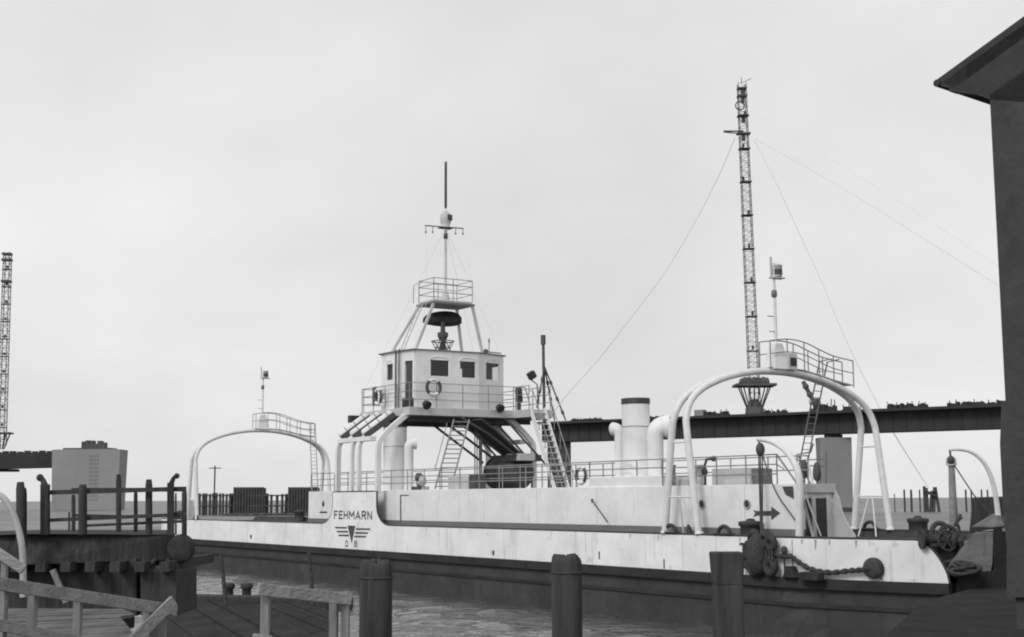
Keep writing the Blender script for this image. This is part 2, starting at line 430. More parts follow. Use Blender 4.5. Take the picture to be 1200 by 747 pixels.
def letter(mb,ch,s_left,zb,w_,h_,st_):
    for k,(x0,y0,x1,y1) in enumerate(GL[ch]):
        a=W(s_left-(st_/2+x0*(w_-st_)),0,zb+st_/2+y0*(h_-st_)); b=W(s_left-(st_/2+x1*(w_-st_)),0,zb+st_/2+y1*(h_-st_)); d_=(b-a).normalized()*st_*.42
        mb.beam(a-d_-P*(.006+.0006*k),b+d_-P*(.006+.0006*k),.012,st_,P.cross(d_).normalized())
wtot=s_a-s_b; hh=zh-zl; ws=[.85,.85,.95,1.15,1.05,.95,.98]; gap=.27; uw=wtot/(sum(ws)+gap*6); cur=s_a
nm=MB()
for ch,w0 in zip('FEHMARN',ws):
    letter(nm,ch,cur,zl,w0*uw,hh,.085); cur-=(w0+gap)*uw
nm.build('name_lettering',M['dark2'],ferry)
em=MB()
def epoly(pp,tt=-0.003,th=0.012):
    q=[WP(x,y,tt) for x,y in pp]; em.prism(q,-P*th)
epoly([(407.5,616),(416.5,616.5),(412.2,637)])
for k,(xa,xb,y) in enumerate(((392.5,406.5,618.6),(394.3,407.6,623.2),(396.2,408.8,627.6))):
    epoly([(xa,y-1.0),(xb,y-.9),(xb+.4,y+1.1),(xa+.8,y+.9)])
for k,(xa,xb,y) in enumerate(((417.3,434.2,620.2),(416.4,431.6,624.7),(415.5,429.3,629.0))):
    epoly([(xa,y-1.1),(xb,y-.7),(xb-.8,y+1.1),(xa-.4,y+.9)])
em.build('winged_emblem',M['dark2'],ferry)
for ch,x0,x1 in (('D',404.8,408.0),('B',415.2,418.2)):
    s0=SP(x0,640,0)[0]; s1=SP(x1,640,0)[0]; z0=SP(x0,641,0)[2]; z1=SP(x0,633.6,0)[2]
    lm_=MB(); letter(lm_,ch,s0,z0,s0-s1,z1-z0,.055); lm_.build('emblem_letter',M['dark2'],ferry)
# ---------------------------------------------------------------- casing (side deckhouse)
CT0,CT1=0.7,2.35; CS0,CS1=6.84,46.6; ZC=5.02
cs=MB()
# rounded forward near corner
out=[]
for k in range(7):
    a_=PI/2*k/6; out.append((CS0+0.4-0.4*math.sin(a_)+0.0,CT0+0.4-0.4*math.cos(a_)))
plan=[(CS1,CT0)]+out+[(CS0,CT1),(CS1,CT1)]
cs.prism([W(s,t,2.95) for s,t in plan],(0,0,ZC-2.95))
cas=cs.build('casing',M['white'],ferry,bevel=0.02)
dd=MB(); pl2=[(CS1+.004,CT0-.012)]+[(CS0+0.4-0.412*math.sin(PI/2*k/6),CT0+0.4-0.412*math.cos(PI/2*k/6)) for k in range(7)]+[(CS0-.012,CT1-.3)]
for i in range(len(pl2)-1):
    (a0,b0),(a1,b1_)=pl2[i],pl2[i+1]; dd.add([W(a0,b0,2.96),W(a1,b1_,2.96),W(a1,b1_,3.5),W(a0,b0,3.5)],[(0,1,2,3)])
dd.build('dado_band',M['dado'],ferry)
# raised funnel base on the casing
s_hi=SP(690,558,0.75)[0]; s_lo=SP(775,558,0.75)[0]
fb=MB(); fb.sbox(s_lo,s_hi,0.75,2.3,ZC-.1,5.42); fb.build('funnel_base',M['white'],ferry,bevel=.03)
# end: door recess, header, far wing plate
dr=MB()
for (x0,x1,y0,y1) in ((943,952,584,628),(955.5,969.5,584,628)):
    _,t0,za=SQ(x0,y0,CS0-.02); _,t1,_z=SQ(x1,y0,CS0-.02)
    dr.sbox(CS0-.05,CS0-.012,max(t0,1.0),t1,2.97,za)
split_build(dr,'doorway',M['dark'],ferry)
jb=MB(); 
for x0,x1 in ((951.8,955.5),(969.5,972)):
    _,t0,za=SQ(x0,582,CS0-.1); _,t1,_z=SQ(x1,582,CS0-.1); jb.sbox(CS0-.12,CS0-.01,t0,t1,2.97,za)
jb.sbox(CS0-.12,CS0-.012,1.0,CT1,4.72,ZC+.0)
split_build(jb,'door_frame',M['greyw'],ferry,bevel=.01)
sh_=MB(); _,ta,zc=SQ(918,571,CS0+.3); 
q=[SQ(x,y,CS0-.02) for x,y in ((928,570),(941,570),(941,584),(933,584))]
# shade on the rounded corner, put in as a dark plate
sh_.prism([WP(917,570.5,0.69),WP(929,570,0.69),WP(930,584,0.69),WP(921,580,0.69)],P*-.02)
sh_.build('corner_shade',M['dark2'],ferry)
wp=MB(); pts=[SP(x,y,CT1) for x,y in ((972,574),(979,574),(984,584),(988,600),(993,612),(1003,628))]
poly=[W(CS0+.3,CT1,ZC-.02)]+[W(*p_) for p_ in pts]+[W(pts[-1][0],CT1,2.97),W(CS0+.3,CT1,2.97)]
wp.prism(poly,P*-.06); wp.build('wing_plate',M['greyw'],ferry)
# portholes & arrow on casing
for px,py in ((823,591),(876,591)):
    s,t,z=SP(px,py,CT0); m=MB(); m.lathe(W(s,CT0-.03,z),[(0.14,0),(0.14,.04)],18,P); ph=m.build('porthole',M['dark'],ferry)
    m=MB(); m.ring(W(s,CT0-.03,z),P,0.155,0.025,20,6); m.build('rim',M['greyw'],ph)
ar=MB()
def cpoly(mb,pp,t=CT0-.004,th=.012): mb.prism([WP(x,y,t) for x,y in pp],-P*th)
cpoly(ar,[(883,597.5),(886,599),(904,599),(904,594),(914.5,601.5),(904,609.5),(904,604.5),(886,604.5),(883,606),(885,601.5)])
ar.build('arrow_sign',M['dark2'],ferry)
dl=MB(); cpoly(dl,[(469,580),(470.2,580),(470.2,612),(469,612)]); cpoly(dl,[(470.2,580),(479,580),(479,581.2),(470.2,581.2)]); dl.build('door_edge',M['dark2'],ferry)
bh=MB(); bh.tube([WP(694,587,.55),WP(712,612,.45)],.025,6); bh.tube([WP(693.6,585.2,.55),WP(694.5,589,.55)],.05,6); bh.build('boat_hook',M['dark2'],ferry)
sm=MB(); 
s,t,z=SP(379,600,CT0-.01)
sm.sbox(s-.5,s+.5,CT0-.012,CT0+.01,z-.07,z+.02); sm.ball(W(s,CT0-.01,z+.45),.09,.09,.16,6); sm.build('wall_fitting',M['dark'],ferry)
# ---------------------------------------------------------------- railing along the casing
def railing(path,hs,post_every,r=.022,rp=.026,name='railing',m=None,parent=None,h0=0):
    mb=MB(); path=[Vector(p) for p in path]
    for h in hs: mb.tube([p+Z*h for p in path],r,6)
    top=max(hs)
    acc=0; mb.tube([path[0]+Z*h0,path[0]+Z*top],rp,6)
    for a,b in zip(path,path[1:]):
        L_=(b-a).length; k=max(1,round(L_/post_every))
        for i in range(1,k+1):
            p=a.lerp(b,i/k); mb.tube([p+Z*h0,p+Z*top],rp,6)
    return mb.build(name,m or M['rail'],parent or ferry)
s_r=SP(910,534,.8)[0]
railing([W(CS1-.1,.8,ZC),W(40,.8,ZC),W(s_hi,.8,ZC)],(.35,.68,1.02),1.75)
railing([W(s_hi,.8,5.42),W(s_lo,.8,5.42)],(.3,.62),1.6)
railing([W(s_lo,.8,ZC),W(s_r,.8,ZC)],(.35,.68,1.02),1.6)
railing([W(CS1-.1,2.28,ZC),W(36,2.28,ZC),W(20,2.28,ZC),W(s_r,2.28,ZC)],(.5,1.0),2.0)
m=MB(); m.tube([W(s_r,.8,ZC+1.02),W(s_r-.35,.85,ZC+.6),W(s_r-.75,1.0,ZC)],.035,8); m.tube([W(s_r+.0,.8,ZC+.68),W(s_r-.3,.85,ZC+.5)],.022,6); m.build('rail_end',M['rail'],ferry)
m=MB(); m.tube([WP(934,560,2.4),WP(934,533,2.4),WP(950,530,2.6),WP(953,520,2.6)],.03,6); m.tube([WP(934,545,2.4),WP(968,547,2.7)],.02,6); m.tube([WP(936,534,2.4),WP(942,552,2.5),WP(952,572,2.6)],.03,6);m.tube([WP(968,538,2.7),WP(934,540,2.4)],.02,6); m.tube([WP(968,530,2.7),WP(968,572,2.7)],.03,6); m.build('end_rail',M['midg'],ferry)
# ---------------------------------------------------------------- funnels and cowl vents
def rz_(px,py,t): return SP(px,py,t)[2]
sF=16.75; tF=1.55
def funnel(s,t,z0,z1,r,elong=1.15):
    m=MB(); vs=[];n=28
    hs=[z0,z0+.08,z0+(z1-z0)*.5,z1-.28,z1]
    for k,h in enumerate(hs):
        rr=r*(1.12 if k==0 else 1)
        for j in range(n):
            a=2*PI*j/n; vs.append(W(s+rr*elong*math.cos(a),t+rr*math.sin(a),h))
    m.add(vs,[(i*n+j,i*n+(j+1)%n,(i+1)*n+(j+1)%n,(i+1)*n+j) for i in range(4) for j in range(n)],True)
    f_=m.build('funnel',M['white'],ferry)
    m=MB(); vs=[]
    for (h,rr) in ((z1-.2,r+.02),(z1+.03,r+.02),(z1+.03,r-.06),(z1-.5,r-.06)):
        for j in range(n):
            a=2*PI*j/n; vs.append(W(s+rr*elong*math.cos(a),t+rr*math.sin(a),h))
    m.add(vs,[(i*n+j,i*n+(j+1)%n,(i+1)*n+(j+1)%n,(i+1)*n+j) for i in range(3) for j in range(n)],True)
    m.add(vs[-n:],[tuple(range(n))])
    m.build('cap',M['dark'],f_)
    m=MB(); pts=[W(s+(r+.015)*elong*math.cos(2*PI*j/24),t+(r+.015)*math.sin(2*PI*j/24),z0+(z1-z0)*.66) for j in range(24)]; m.tube(pts,.02,6,closed=True)
    m.build('band',M['greyw'],f_)
    return f_
funnel(sF,tF,5.3,8.52,0.53)
funnel(SP(463,520,1.7)[0],1.7,ZC,8.55,0.60)
def cowl(s,t,z0,z1,r,dirv,name='cowl_vent'):
    m=MB(); b=W(s,t,z0); h=z1-z0-r*1.25
    pts=[b,b+Z*h*.6,b+Z*h]
    rr=[r,r,r]
    for k in range(1,7):
        a=PI/2*k/6; pts.append(b+Z*(h+math.sin(a)*r*1.15)+dirv*((1-math.cos(a))*r*1.1)); rr.append(r*(1+.28*k/6))
    pts.append(pts[-1]+dirv*r*.5); rr.append(r*1.38)
    m.tube(pts,rr,18,caps=False)
    v=m.build(name,M['white'],ferry)
    m=MB(); e=pts[-1]-dirv*.05; m.lathe(e,[(rr[-1]*.97,0),(rr[-1]*.97,.01)],18,dirv); m.build('mouth',M['dark2'],v)
    return v
cowl(SP(726,530,1.6)[0],1.6,5.42,rz_(726,502,1.6)+.0,.20,(P*-0.2+D).normalized())
cowl(SP(768,530,1.9)[0],1.9,5.42,rz_(768,499,1.9),.33,(P*1-D*.5).normalized())
cowl(SP(479,545,1.7)[0],1.7,ZC,rz_(479,519,1.7),.24,(P*1-D*.3).normalized())
# ---------------------------------------------------------------- things on the casing
def on_case(x0,x1,y0,t0,t1,name,m_,bev=.02,z0=ZC):
    s1=SP(x0,y0,t0)[0]; s0=SP(x1,y0,t0)[0]; z1=SP((x0+x1)/2,y0,t0)[2]
    m=MB(); m.sbox(s0,s1,t0,t1,z0,z1); return m.build(name,m_,ferry,bevel=bev)
o=on_case(834,879,549,1.2,2.1,'locker',M['greyw'])
on_case(879.5,888,549,1.3,2.0,'locker',M['midg'])
on_case(525,549,558,1.4,2.2,'locker',M['greyw'])
on_case(549.5,557,556,1.4,2.0,'locker',M['dark2'])
on_case(783,800,562,1.6,2.2,'locker',M['greyw'])
def junk(x,y,t,m_,name,n=5,r=.16,sp=.35):
    s,_,z=SP(x,y,t); m=MB()
    for k in range(n):
        m.ball(W(s+random.uniform(-sp,sp),t+random.uniform(-.2,.2),ZC+.1+random.uniform(0,max(.05,z-ZC))),r*random.uniform(.6,1.2),r*random.uniform(.6,1.2),r*random.uniform(.6,1.2),6,.08)
    m.sbox(s-sp,s+sp,t-.2,t+.2,ZC,ZC+.18)
    return m.build(name,m_,ferry)
junk(491,558,1.4,M['dark2'],'winch',7,.2,.45)
junk(497,560,1.5,M['greyw'],'winch_drum',2,.25,.2)
# small pumps / ventilators
for x,yt,w_ in ((787,540,.06),(790,545,.05),(820,545,.13)):
    s,_,z=SP(x,yt,1.2); m=MB(); m.lathe(W(s,1.2,ZC),[(w_*1.5,0),(w_*1.5,.06),(w_,.08),(w_,z-ZC-.12),(w_*1.4,z-ZC-.1),(w_*1.4,z-ZC)],12); m.build('vent_pipe',M['midg'] if w_<.1 else M['greyw'],ferry)
m=MB(); s,_,z=SP(826,545,1.1); m.tube([W(s,1.1,ZC),W(s,1.1,ZC+.75),W(s-.1,1.1,ZC+.95),W(s-.45,1.1,ZC+.97)],.05,8); m.ball(W(s-.5,1.1,ZC+.97),.11,.11,.11,8); m.ball(W(s+.02,1.1,ZC+.5),.12,.12,.16,6); m.build('fire_monitor',M['dark2'],ferry)
# ---------------------------------------------------------------- bow/stern arches
half=[(0,3.27),(0,5),(0,7.1),(.05,7.5),(.18,7.86),(.42,8.2),(.8,8.5),(1.4,8.8),(2.4,9.13),(3.7,9.37),(5,9.44)]
prof=half+[(10-t,z) for t,z in half[-2::-1]]
def dsz(z):
    if z<7.2: return .98-(z-3.1)/(7.2-3.1)*.58
    return max(.13,.40-(z-7.2)/2.0*.27)
def densify(pts,k=4):
    out=[]
    for i in range(len(pts)-1):
        p0=pts[max(i-1,0)];p1=pts[i];p2=pts[i+1];p3=pts[min(i+2,len(pts)-1)]
        for j in range(k):
            u=j/k; out.append(0.5*((2*p1)+(p2-p0)*u+(2*p0-5*p1+4*p2-p3)*u*u+(3*p1-p0-3*p2+p3)*u**3))
    out.append(pts[-1]); return out
def arch(sp):
    for sg in (-1,1):
        pts=densify([W(sp+sg*dsz(z),5+(t-5)*.992,z) for t,z in prof])
        m=MB(); m.tube(pts,.13,14); ar_=m.build('portal_arch',M['tube'],ferry)
        m=MB()
        for t in (0.06,9.94): m.lathe(W(sp+sg*.97,t,3.27),[(.17,0),(.17,.04),(.15,.08),(.14,.1)],14)
        m.build('foot_plate',M['tube'],ar_)
    m=MB()
    for t in (0.06,9.94):
        m.tube([W(sp-.77,t,4.6),W(sp+.77,t,4.6)],.035,6)
        m.tube([W(sp-.38,t,6.6),W(sp+.38,t,6.6)],.035,6)
        m.tube([W(sp-.1,t,4.55),W(sp-.5,t+(.3 if t<5 else -.3),3.0)],.035,6)
        m.tube([W(sp+.1,t,4.55),W(sp+.35,t+(.4 if t<5 else -.4),3.0)],.035,6)
    for t,z in prof[6:-6:2]: m.tube([W(sp-dsz(z),t,z),W(sp+dsz(z),t,z)],.05,6)
    split_build(m,'arch_brace',M['tube'],ferry)
    # catwalk with rail on the arch, ladder, signal mast
    m=MB(); pl=[]
    def zt_(t):
        for (a,za),(b,zb) in zip(prof,prof[1:]):
            if a<=t<=b: return za+(zb-za)*(t-a)/(b-a+1e-9)
        return 9
    ts=[4.4,5.3,6.2,7.0,7.8,8.5]
    walk=[]
    for t in ts: walk.append(W(sp,t,max(zt_(t),8.95)+.16))
    walk[-1]=W(sp,8.9,9.05)
    for a,b in zip(walk,walk[1:]): m.beam(a,b,.5,.04)
    m.build('catwalk',M['greyw'],ferry)
    for off in (-.3,.3):
        pth=[p_+D*off for p_ in walk]
        mb=MB()
        tp=[p_+Z*h for p_,h in zip(pth,(1.02,1.12,1.1,1.0,.95,.98))]
        tp=densify(tp,4)
        mb.tube(tp,.024,6); mb.tube([p_-Z*.5 for p_ in tp],.02,6)
        for p_,h in zip(pth,(1.02,1.12,1.1,1.0,.95,.98)): mb.tube([p_-Z*.1,p_+Z*h],.024,6)
        mb.build('catwalk_railing',M['rail'],ferry)
    m=MB(); sg=1 if sp<38 else -1
    tl=7.9 if sp<38 else 8.7; top=W(sp+sg*.35,tl,10.0); bot=W(sp+sg*(2.6 if sp<38 else 1.3),tl,3.0)
    for off in (-.22,.22):
        m.tube([top+P*off,bot+P*off],.03,6)
        m.tube([top+P*off,W(sp-sg*.3,tl,10.05)+P*off],.025,6)
    for k in range(26):
        p_=bot.lerp(top,(k+.5)/27); m.tube([p_-P*.22,p_+P*.22],.016,5)
    m.build('ladder',M['rail'],ferry)
    # pedestal, box, mast with lights
    m=MB(); m.hexa(W(sp-.35,4.55,9.5),W(sp+.35,4.55,9.5),W(sp+.35,5.45,9.5),W(sp-.35,5.45,9.5),W(sp-.16,4.8,10.55),W(sp+.16,4.8,10.55),W(sp+.16,5.2,10.55),W(sp-.16,5.2,10.55)); m.build('mast_pedestal',M['white'],ferry,bevel=.03)
    m=MB(); m.lathe(W(sp,5.0,10.5),[(.07,0),(.06,1.8),(.045,3.25)],10); ms=m.build('signal_mast',M['tube'],ferry)
    m=MB(); m.box(W(sp,5.15,13.15),.30,.62,.05,D,P); m.box(W(sp,4.85,13.55),.06,.06,.85,D,P); m.lathe(W(sp,5.18,13.2),[(.17,0),(.19,.05),(.19,.42),(.22,.44),(.08,.52)],14); m.build('signal_lantern',M['greyw'],ms)
    m=MB(); m.lathe(W(sp-.0,5.18,13.27),[(.2,0),(.2,.22)],14); m.build('lens',M['dark2'],ms)
    m=MB(); m.lathe(W(sp,4.98,12.35),[(.05,0),(.11,.05),(.11,.28),(.05,.32)],12); m.box(W(sp,4.75,11.6),.04,.3,.03,D,P); m.box(W(sp,4.8,11.0),.04,.25,.03,D,P); m.build('fog_horn',M['midg'],ms)
arch(12.2); arch(64.3)
# speaker box beside the near pedestal
s_=12.0; _,t0,z0=SQ(920,431,s_); _,t1,z1=SQ(930,415,s_)
m=MB(); m.sbox(s_-.2,s_+.2,t0,t1,9.5,z1); bx=m.build('signal_box',M['greyw'],ferry,bevel=.02)
m=MB(); m.sbox(s_-.215,s_-.2,t0+.1,t1-.06,z1-.5,z1-.18); m.build('opening',M['dark'],bx)
# ---------------------------------------------------------------- bridge (gantry) carrying the wheelhouse
ZD=9.38; ZU=8.95
fr_s=SP(445,540,0.1)[0]
ribs=[36.75]+[SP(x,540,0.1)[0] for x in (419.5,411.5,395)]
for k,s in enumerate(ribs):
    for side in (0,1):
        T=lambda t: t if side==0 else BW-t
        big=.17 if k in (0,3) else .13
        m=MB()
        pr_=[(0.16,4.9),(0.16,6.6),(.17,7.15),(.22,7.55),(.5,7.9),(1.0,8.35),(1.7,8.9),(2.0,9.05)]
        pts=densify([W(s,T(t),z) for t,z in pr_],3)
        for a,b in zip(pts,pts[1:]):
            d_=(b-a).normalized()
            m.beam(a-d_*.02,b+d_*.02,big,big*2 if k in (0,3) else .2,D) if False else m.beam(a-d_*.015,b+d_*.015,.22,big*1.6,D.cross(d_).normalized())
        m.build('bridge_rib',M['white'],ferry,bevel=.015)
m=MB()
for side in (0,1):
    t=0.1 if side==0 else BW-.1
    m.sbox(ribs[0]-.05,ribs[-1]+.1,t-.09,t+.09,7.72,7.92) if False else None
    a,b=(0.12,.5) if side==0 else (BW-.5,BW-.12)
    m.sbox(ribs[0]+.9,ribs[-1]+.1,a,b,7.62,7.86)
split_build(m,'knee_beam',M['white'],ferry,bevel=.02)
# slanting stowage cylinders (liferaft canisters) on the near ribs
for k,s in enumerate((ribs[0]+1.35,ribs[0]+2.75,ribs[0]+4.2)):
    m=MB(); a=W(s+.45,.15,7.98); b=W(s+.0,1.65,9.15)
    d_=(b-a).normalized()
    m.tube([a,a+d_*.1,a+d_*1.0,b-d_*.08,b],[.12,.23,.24,.23,.12],14); m.build('raft_canister',M['white'],ferry)
    m=MB(); 
    for u in (.25,.55,.85):
        m.tube([a.lerp(b,u-.01),a.lerp(b,u+.01)],[.252,.252],14)
    m.beam(a-D*.32-Z*.1,b-D*.32-Z*.1,.16,.3,Z); m.build('canister_cradle',M['dark2'],ferry)
# deck slab
plan=[(36.25,1.7),(36.25,8.2),(34.9,8.3),(34.9,9.9),(42.1,9.9),(42.1,1.7)]
m=MB(); m.prism([W(s,t,ZU) for s,t in plan],(0,0,ZD-ZU)); m.build('bridge_deck',M['greyw'],ferry,bevel=.02)
plan2=[(36.35,1.85),(36.35,8.3),(35.0,8.4),(35.0,9.8),(42,9.8),(42,1.85)]
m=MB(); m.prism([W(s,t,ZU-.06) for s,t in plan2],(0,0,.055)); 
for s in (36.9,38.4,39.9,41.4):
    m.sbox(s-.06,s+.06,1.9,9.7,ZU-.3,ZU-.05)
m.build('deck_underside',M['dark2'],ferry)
# far side: curved plating and struts under the deck
m=MB()
vs=[]; 
cur=[(5.6,8.75),(6.6,8.1),(7.5,7.4),(8.1,6.95)]
for s in (35.4,36.4,37.3):
    for (t,z) in cur: vs.append(W(s,t,z))
    for (t,z) in cur[::-1]: vs.append(W(s,t+.06,z+.08))
n=8
m.add(vs,[(r_*n+j,r_*n+(j+1)%n,(r_+1)*n+(j+1)%n,(r_+1)*n+j) for r_ in range(2) for j in range(n)])
m.add(vs[:n],[tuple(range(n))]); m.add(vs[-n:],[tuple(range(n))])
m.build('air_duct',M['dark'],ferry)
m=MB()
for s in (35.6,36.8,38.2,39.8):
    m.tube([W(s,4.4+.1*(s-36),8.9),W(s,6.2,8.0),W(s,8.4,6.6)],.07,8); m.tube([W(s,7.2,8.9),W(s,9.9,6.4)],.06,8)
m.sbox(35.6,38.0,7.9,9.6,6.6,6.95); split_build(m,'strut',M['dark2'],ferry)
m=MB(); m.sbox(35.2,36.6,7.95,8.9,6.62,7.0); m.build('duct_box',M['greyw'],ferry)
# far deckhouse under the tank
m=MB(); m.sbox(31.5,41.5,8.2,9.7,2.96,4.95); m.build('far_locker',M['greyw'],ferry,bevel=.03)
# tank
c0=W(35.0,8.5,6.02)
m=MB(); r_=.93; Lh=1.15
m.lathe(W(37.5-Lh-.35,8.7,6.0),[(.3,0),(.62,.08),(.82,.22),(r_,.45),(r_,.45+2*Lh),(.82,.68+2*Lh),(.62,.82+2*Lh),(.3,.9+2*Lh)],28,D)
tk=m.build('tank',M['dark2'],ferry)
m=MB()
for k in (0.6,1.6,2.55): m.ring(W(37.5-Lh-.35+k,8.7,6.0),D,r_+.01,.025,28,6)
m.build('hoop',M['dark'],tk)
# centre pillar and thin pipes
s,t,z=SQ(563,490,38.0)
m=MB(); m.tube([W(38,t,ZU),W(38,t,2.95)],.10,12); m.build('pillar',M['rail'],ferry)
m=MB(); 
for x in (556.5,559): 
    _,t,_z=SQ(x,520,38.3); m.tube([W(38.3,t,ZU),W(38.3,t,2.95)],.03,6)
split_build(m,'pipe',M['dark2'],ferry)
# ladder from the casing up under the deck
def ladder(a,b,side,w_,n,r=.03,m_=None,name='ladder',rr=.018):
    m=MB(); a=Vector(a); b=Vector(b)
    for k in (-1,1): m.tube([a+side*w_*k,b+side*w_*k],r,6)
    for k in range(n):
        p_=a.lerp(b,(k+.5)/n); m.tube([p_-side*w_,p_+side*w_],rr,5)
    return m.build(name,m_ or M['rail'],ferry)
a=WP(519,573,2.0); b=WP(541,492,3.6)
ladder(a,b,(P-D*.2).normalized(),.42,15,.045,M['rail'],rr=.028)
m=MB(); m.tube([WP(510,545,2.0),WP(511,551,2.0)],.02,5); m.tube([WP(510,549,2.0),WP(524,496,3.2)],.022,6); m.build('hand_rail',M['rail'],ferry)
# stair on the far front side
m=MB()
for t in (8.45,9.35):
    a=W(34.95,t,9.45); b=W(31.6,t,3.0); m.beam(a,b,.05,.26,Z)
for k in range(20):
    p_=W(34.95,8.9,9.35).lerp(W(31.6,8.9,3.05),(k+.5)/20); m.box(p_,.22,.86,.03,D,P)
m.build('stair',M['white'],ferry)
m=MB()
for t in (8.42,9.4):
    m.tube([W(35.0,t,10.4),W(34.6,t,10.3),W(31.3,t,4.0)],.025,6)
    for k in range(1,6):
        q=W(34.6,t,9.3).lerp(W(31.3,t,3.0),k/6); m.tube([q,q+Z*1.0],.022,6)
m.build('stair_rail',M['rail'],ferry)
# bridge-deck railing
railing([W(42.0,1.8,ZD),W(39.2,1.8,ZD),W(36.4,1.8,ZD),W(36.4,8.3,ZD)],(.42,.85,1.3),1.6)
railing([W(36.2,8.4,ZD),W(35.0,8.4,ZD)],(.42,.85,1.3),1.2)
railing([W(35.0,9.8,ZD),W(42,9.8,ZD),W(42,1.9,ZD)],(.42,.85,1.3),1.6)
m=MB(); m.tube([W(36.4,8.3,ZD+1.3),W(35.3,8.35,ZD+1.2),W(34.9,8.4,ZD+.2)],.035,6); m.build('rail_end',M['rail'],ferry)
# pipe risers by wheelhouse (dark) 
m=MB()
for x in (463.5,467.5): 
    p_=onwall(x,440,W(30,1.95,0),W(45,1.95,0)); m.tube([Vector((p_.x,p_.y,ZD-.2)),Vector((p_.x,p_.y,12.6))],.04,6)
split_build(m,'pipe',M['dark2'],ferry)
# ---------------------------------------------------------------- wheelhouse
WHP=[(40.1,2.1),(38.2,2.1),(36.9,2.4),(36.75,6.25),(37.4,8.2),(40.1,8.4)]
ZR=12.45
def XY(p_): return W(p_[0],p_[1],0)
def wall(A,B,openings,z0,z1,th=.07):
    A=XY(A);B=XY(B); L_=(B-A).length; d=(B-A)/L_; n=d.cross(Z)
    m=MB(); us=sorted(set([0,L_]+[o for op in openings for o in op[:2]]))
    for a,b in zip(us,us[1:]):
        mid=(a+b)/2; op=[o for o in openings if o[0]<=mid<=o[1]]
        segs=[(z0,z1)] if not op else [(z0,op[0][2]),(op[0][3],z1)]
        for s0,s1 in segs:
            if s1-s0<.01: continue
            m.hexa(A+d*a+Z*s0,A+d*b+Z*s0,A+d*b+n*th+Z*s0,A+d*a+n*th+Z*s0,A+d*a+Z*s1,A+d*b+Z*s1,A+d*b+n*th+Z*s1,A+d*a+n*th+Z*s1)
    return m
wh=MB()
frames=MB(); panes=[]
opens={}
def opn(idx,x0,y0,x1,y1,x2=None):
    A,B=WHP[idx],WHP[(idx+1)%6]; a=XY(A);b=XY(B); d=(b-a).normalized()
    p=onwall(x0,(y0+y1)/2,a,b); q=onwall(x1,(y0+y1)/2,a,b)
    u0=(Vector((p.x,p.y,0))-a).dot(d); u1=(Vector((q.x,q.y,0))-a).dot(d)
    xm=(x0+x1)/2; zt=onwall(xm,y0,a,b).z; zb=onwall(xm,y1,a,b).z
    opens.setdefault(idx,[]).append((min(u0,u1),max(u0,u1),zb,zt)); return
opn(0,454.5,427,461.5,446)
opn(1,475.5,423,484.5,ZD and 478)
opn(2,504,422.5,525.5,441.5)
opn(2,538.5,424,556.5,443.5)
opn(3,568.5,426,583.5,446)
# rear and far openings (seen through the glass)
opens[4]=[(.5,1.3,10.95,11.95),(1.6,2.3,10.95,11.95)]
opens[5]=[(.7,1.6,10.9,11.95),(2.6,3.6,10.9,11.95),(4.6,5.5,10.9,11.95)]
door=None
for i in range(6):
    A,B=WHP[i],WHP[(i+1)%6]
    ops=opens.get(i,[])
    if i==1: ops=[(o[0],o[1],ZD+.05,o[3]) for o in ops]
    mm=wall(A,B,ops,ZD,ZR); wh.v_off=0
    wh.add(mm.v,mm.f)
whobj=wh.build('wheelhouse',M['white'],ferry)
for i in range(6):
    A,B=XY(WHP[i]),XY(WHP[(i+1)%6]); d=(B-A).normalized(); n=-(d.cross(Z))
    # n outward? centre of wheelhouse test
    c=W(38.4,5.2,0)
    if (A-c).dot(n)<0: n=-n
    for (u0,u1,zb,zt) in opens.get(i,[]):
        if i==1:
            m=MB(); q=A+d*u0-n*.03; m.hexa(*[A+d*u-n*k+Z*z for z in (ZD+.05,zt) for (u,k) in ((u0,.02),(u1,.02),(u1,.05),(u0,.05))])
            do=m.build('door',M['dark2'],whobj)
            m=MB(); m.beam(A+d*(u0-.04)+n*.03+Z*(zt+.04),A+d*(u1+.04)+n*.03+Z*(zt+.04),.05,.06); m.build('door_frame',M['greyw'],whobj); 
            m=MB(); um=(u0+u1)/2; hw=(u1-u0)/2+.07
            m.tube([A+d*(um+hw*math.cos(PI*k/10))+n*.04+Z*(zt+.05+.17*math.sin(PI*k/10)) for k in range(11)],.03,6); m.build('door_hood',M['greyw'],whobj)
            m=MB(); m.box(A+d*um+n*.12+Z*(ZD+.28),.85,.06,.5,d,n); m.build('weather_board',M['dark'],whobj)
        else:
            m=MB(); zz=[zb,zt]
            m.beam(A+d*(u0-.03)+n*.02+Z*zb,A+d*(u1+.03)+n*.02+Z*zb,.06,.04)
            for u in (u0,u1): m.beam(A+d*u+n*.02+Z*zb,A+d*u+n*.02+Z*zt,.03,.03,n)
            um=(u0+u1)/2; hw=(u1-u0)/2+.09
            m.tube([A+d*(um+hw*math.cos(PI*k/12))+n*.05+Z*(zt-.02+.22*math.sin(PI*k/12)) for k in range(13)],.05,6)
            wf=m.build('window',M['white'],whobj)
            m=MB(); m.add([A+d*u0-n*.035+Z*zb,A+d*u1-n*.035+Z*zb,A+d*u1-n*.035+Z*zt,A+d*u0-n*.035+Z*zt],[(0,1,2,3)]); m.build('pane',M['glass'],wf)
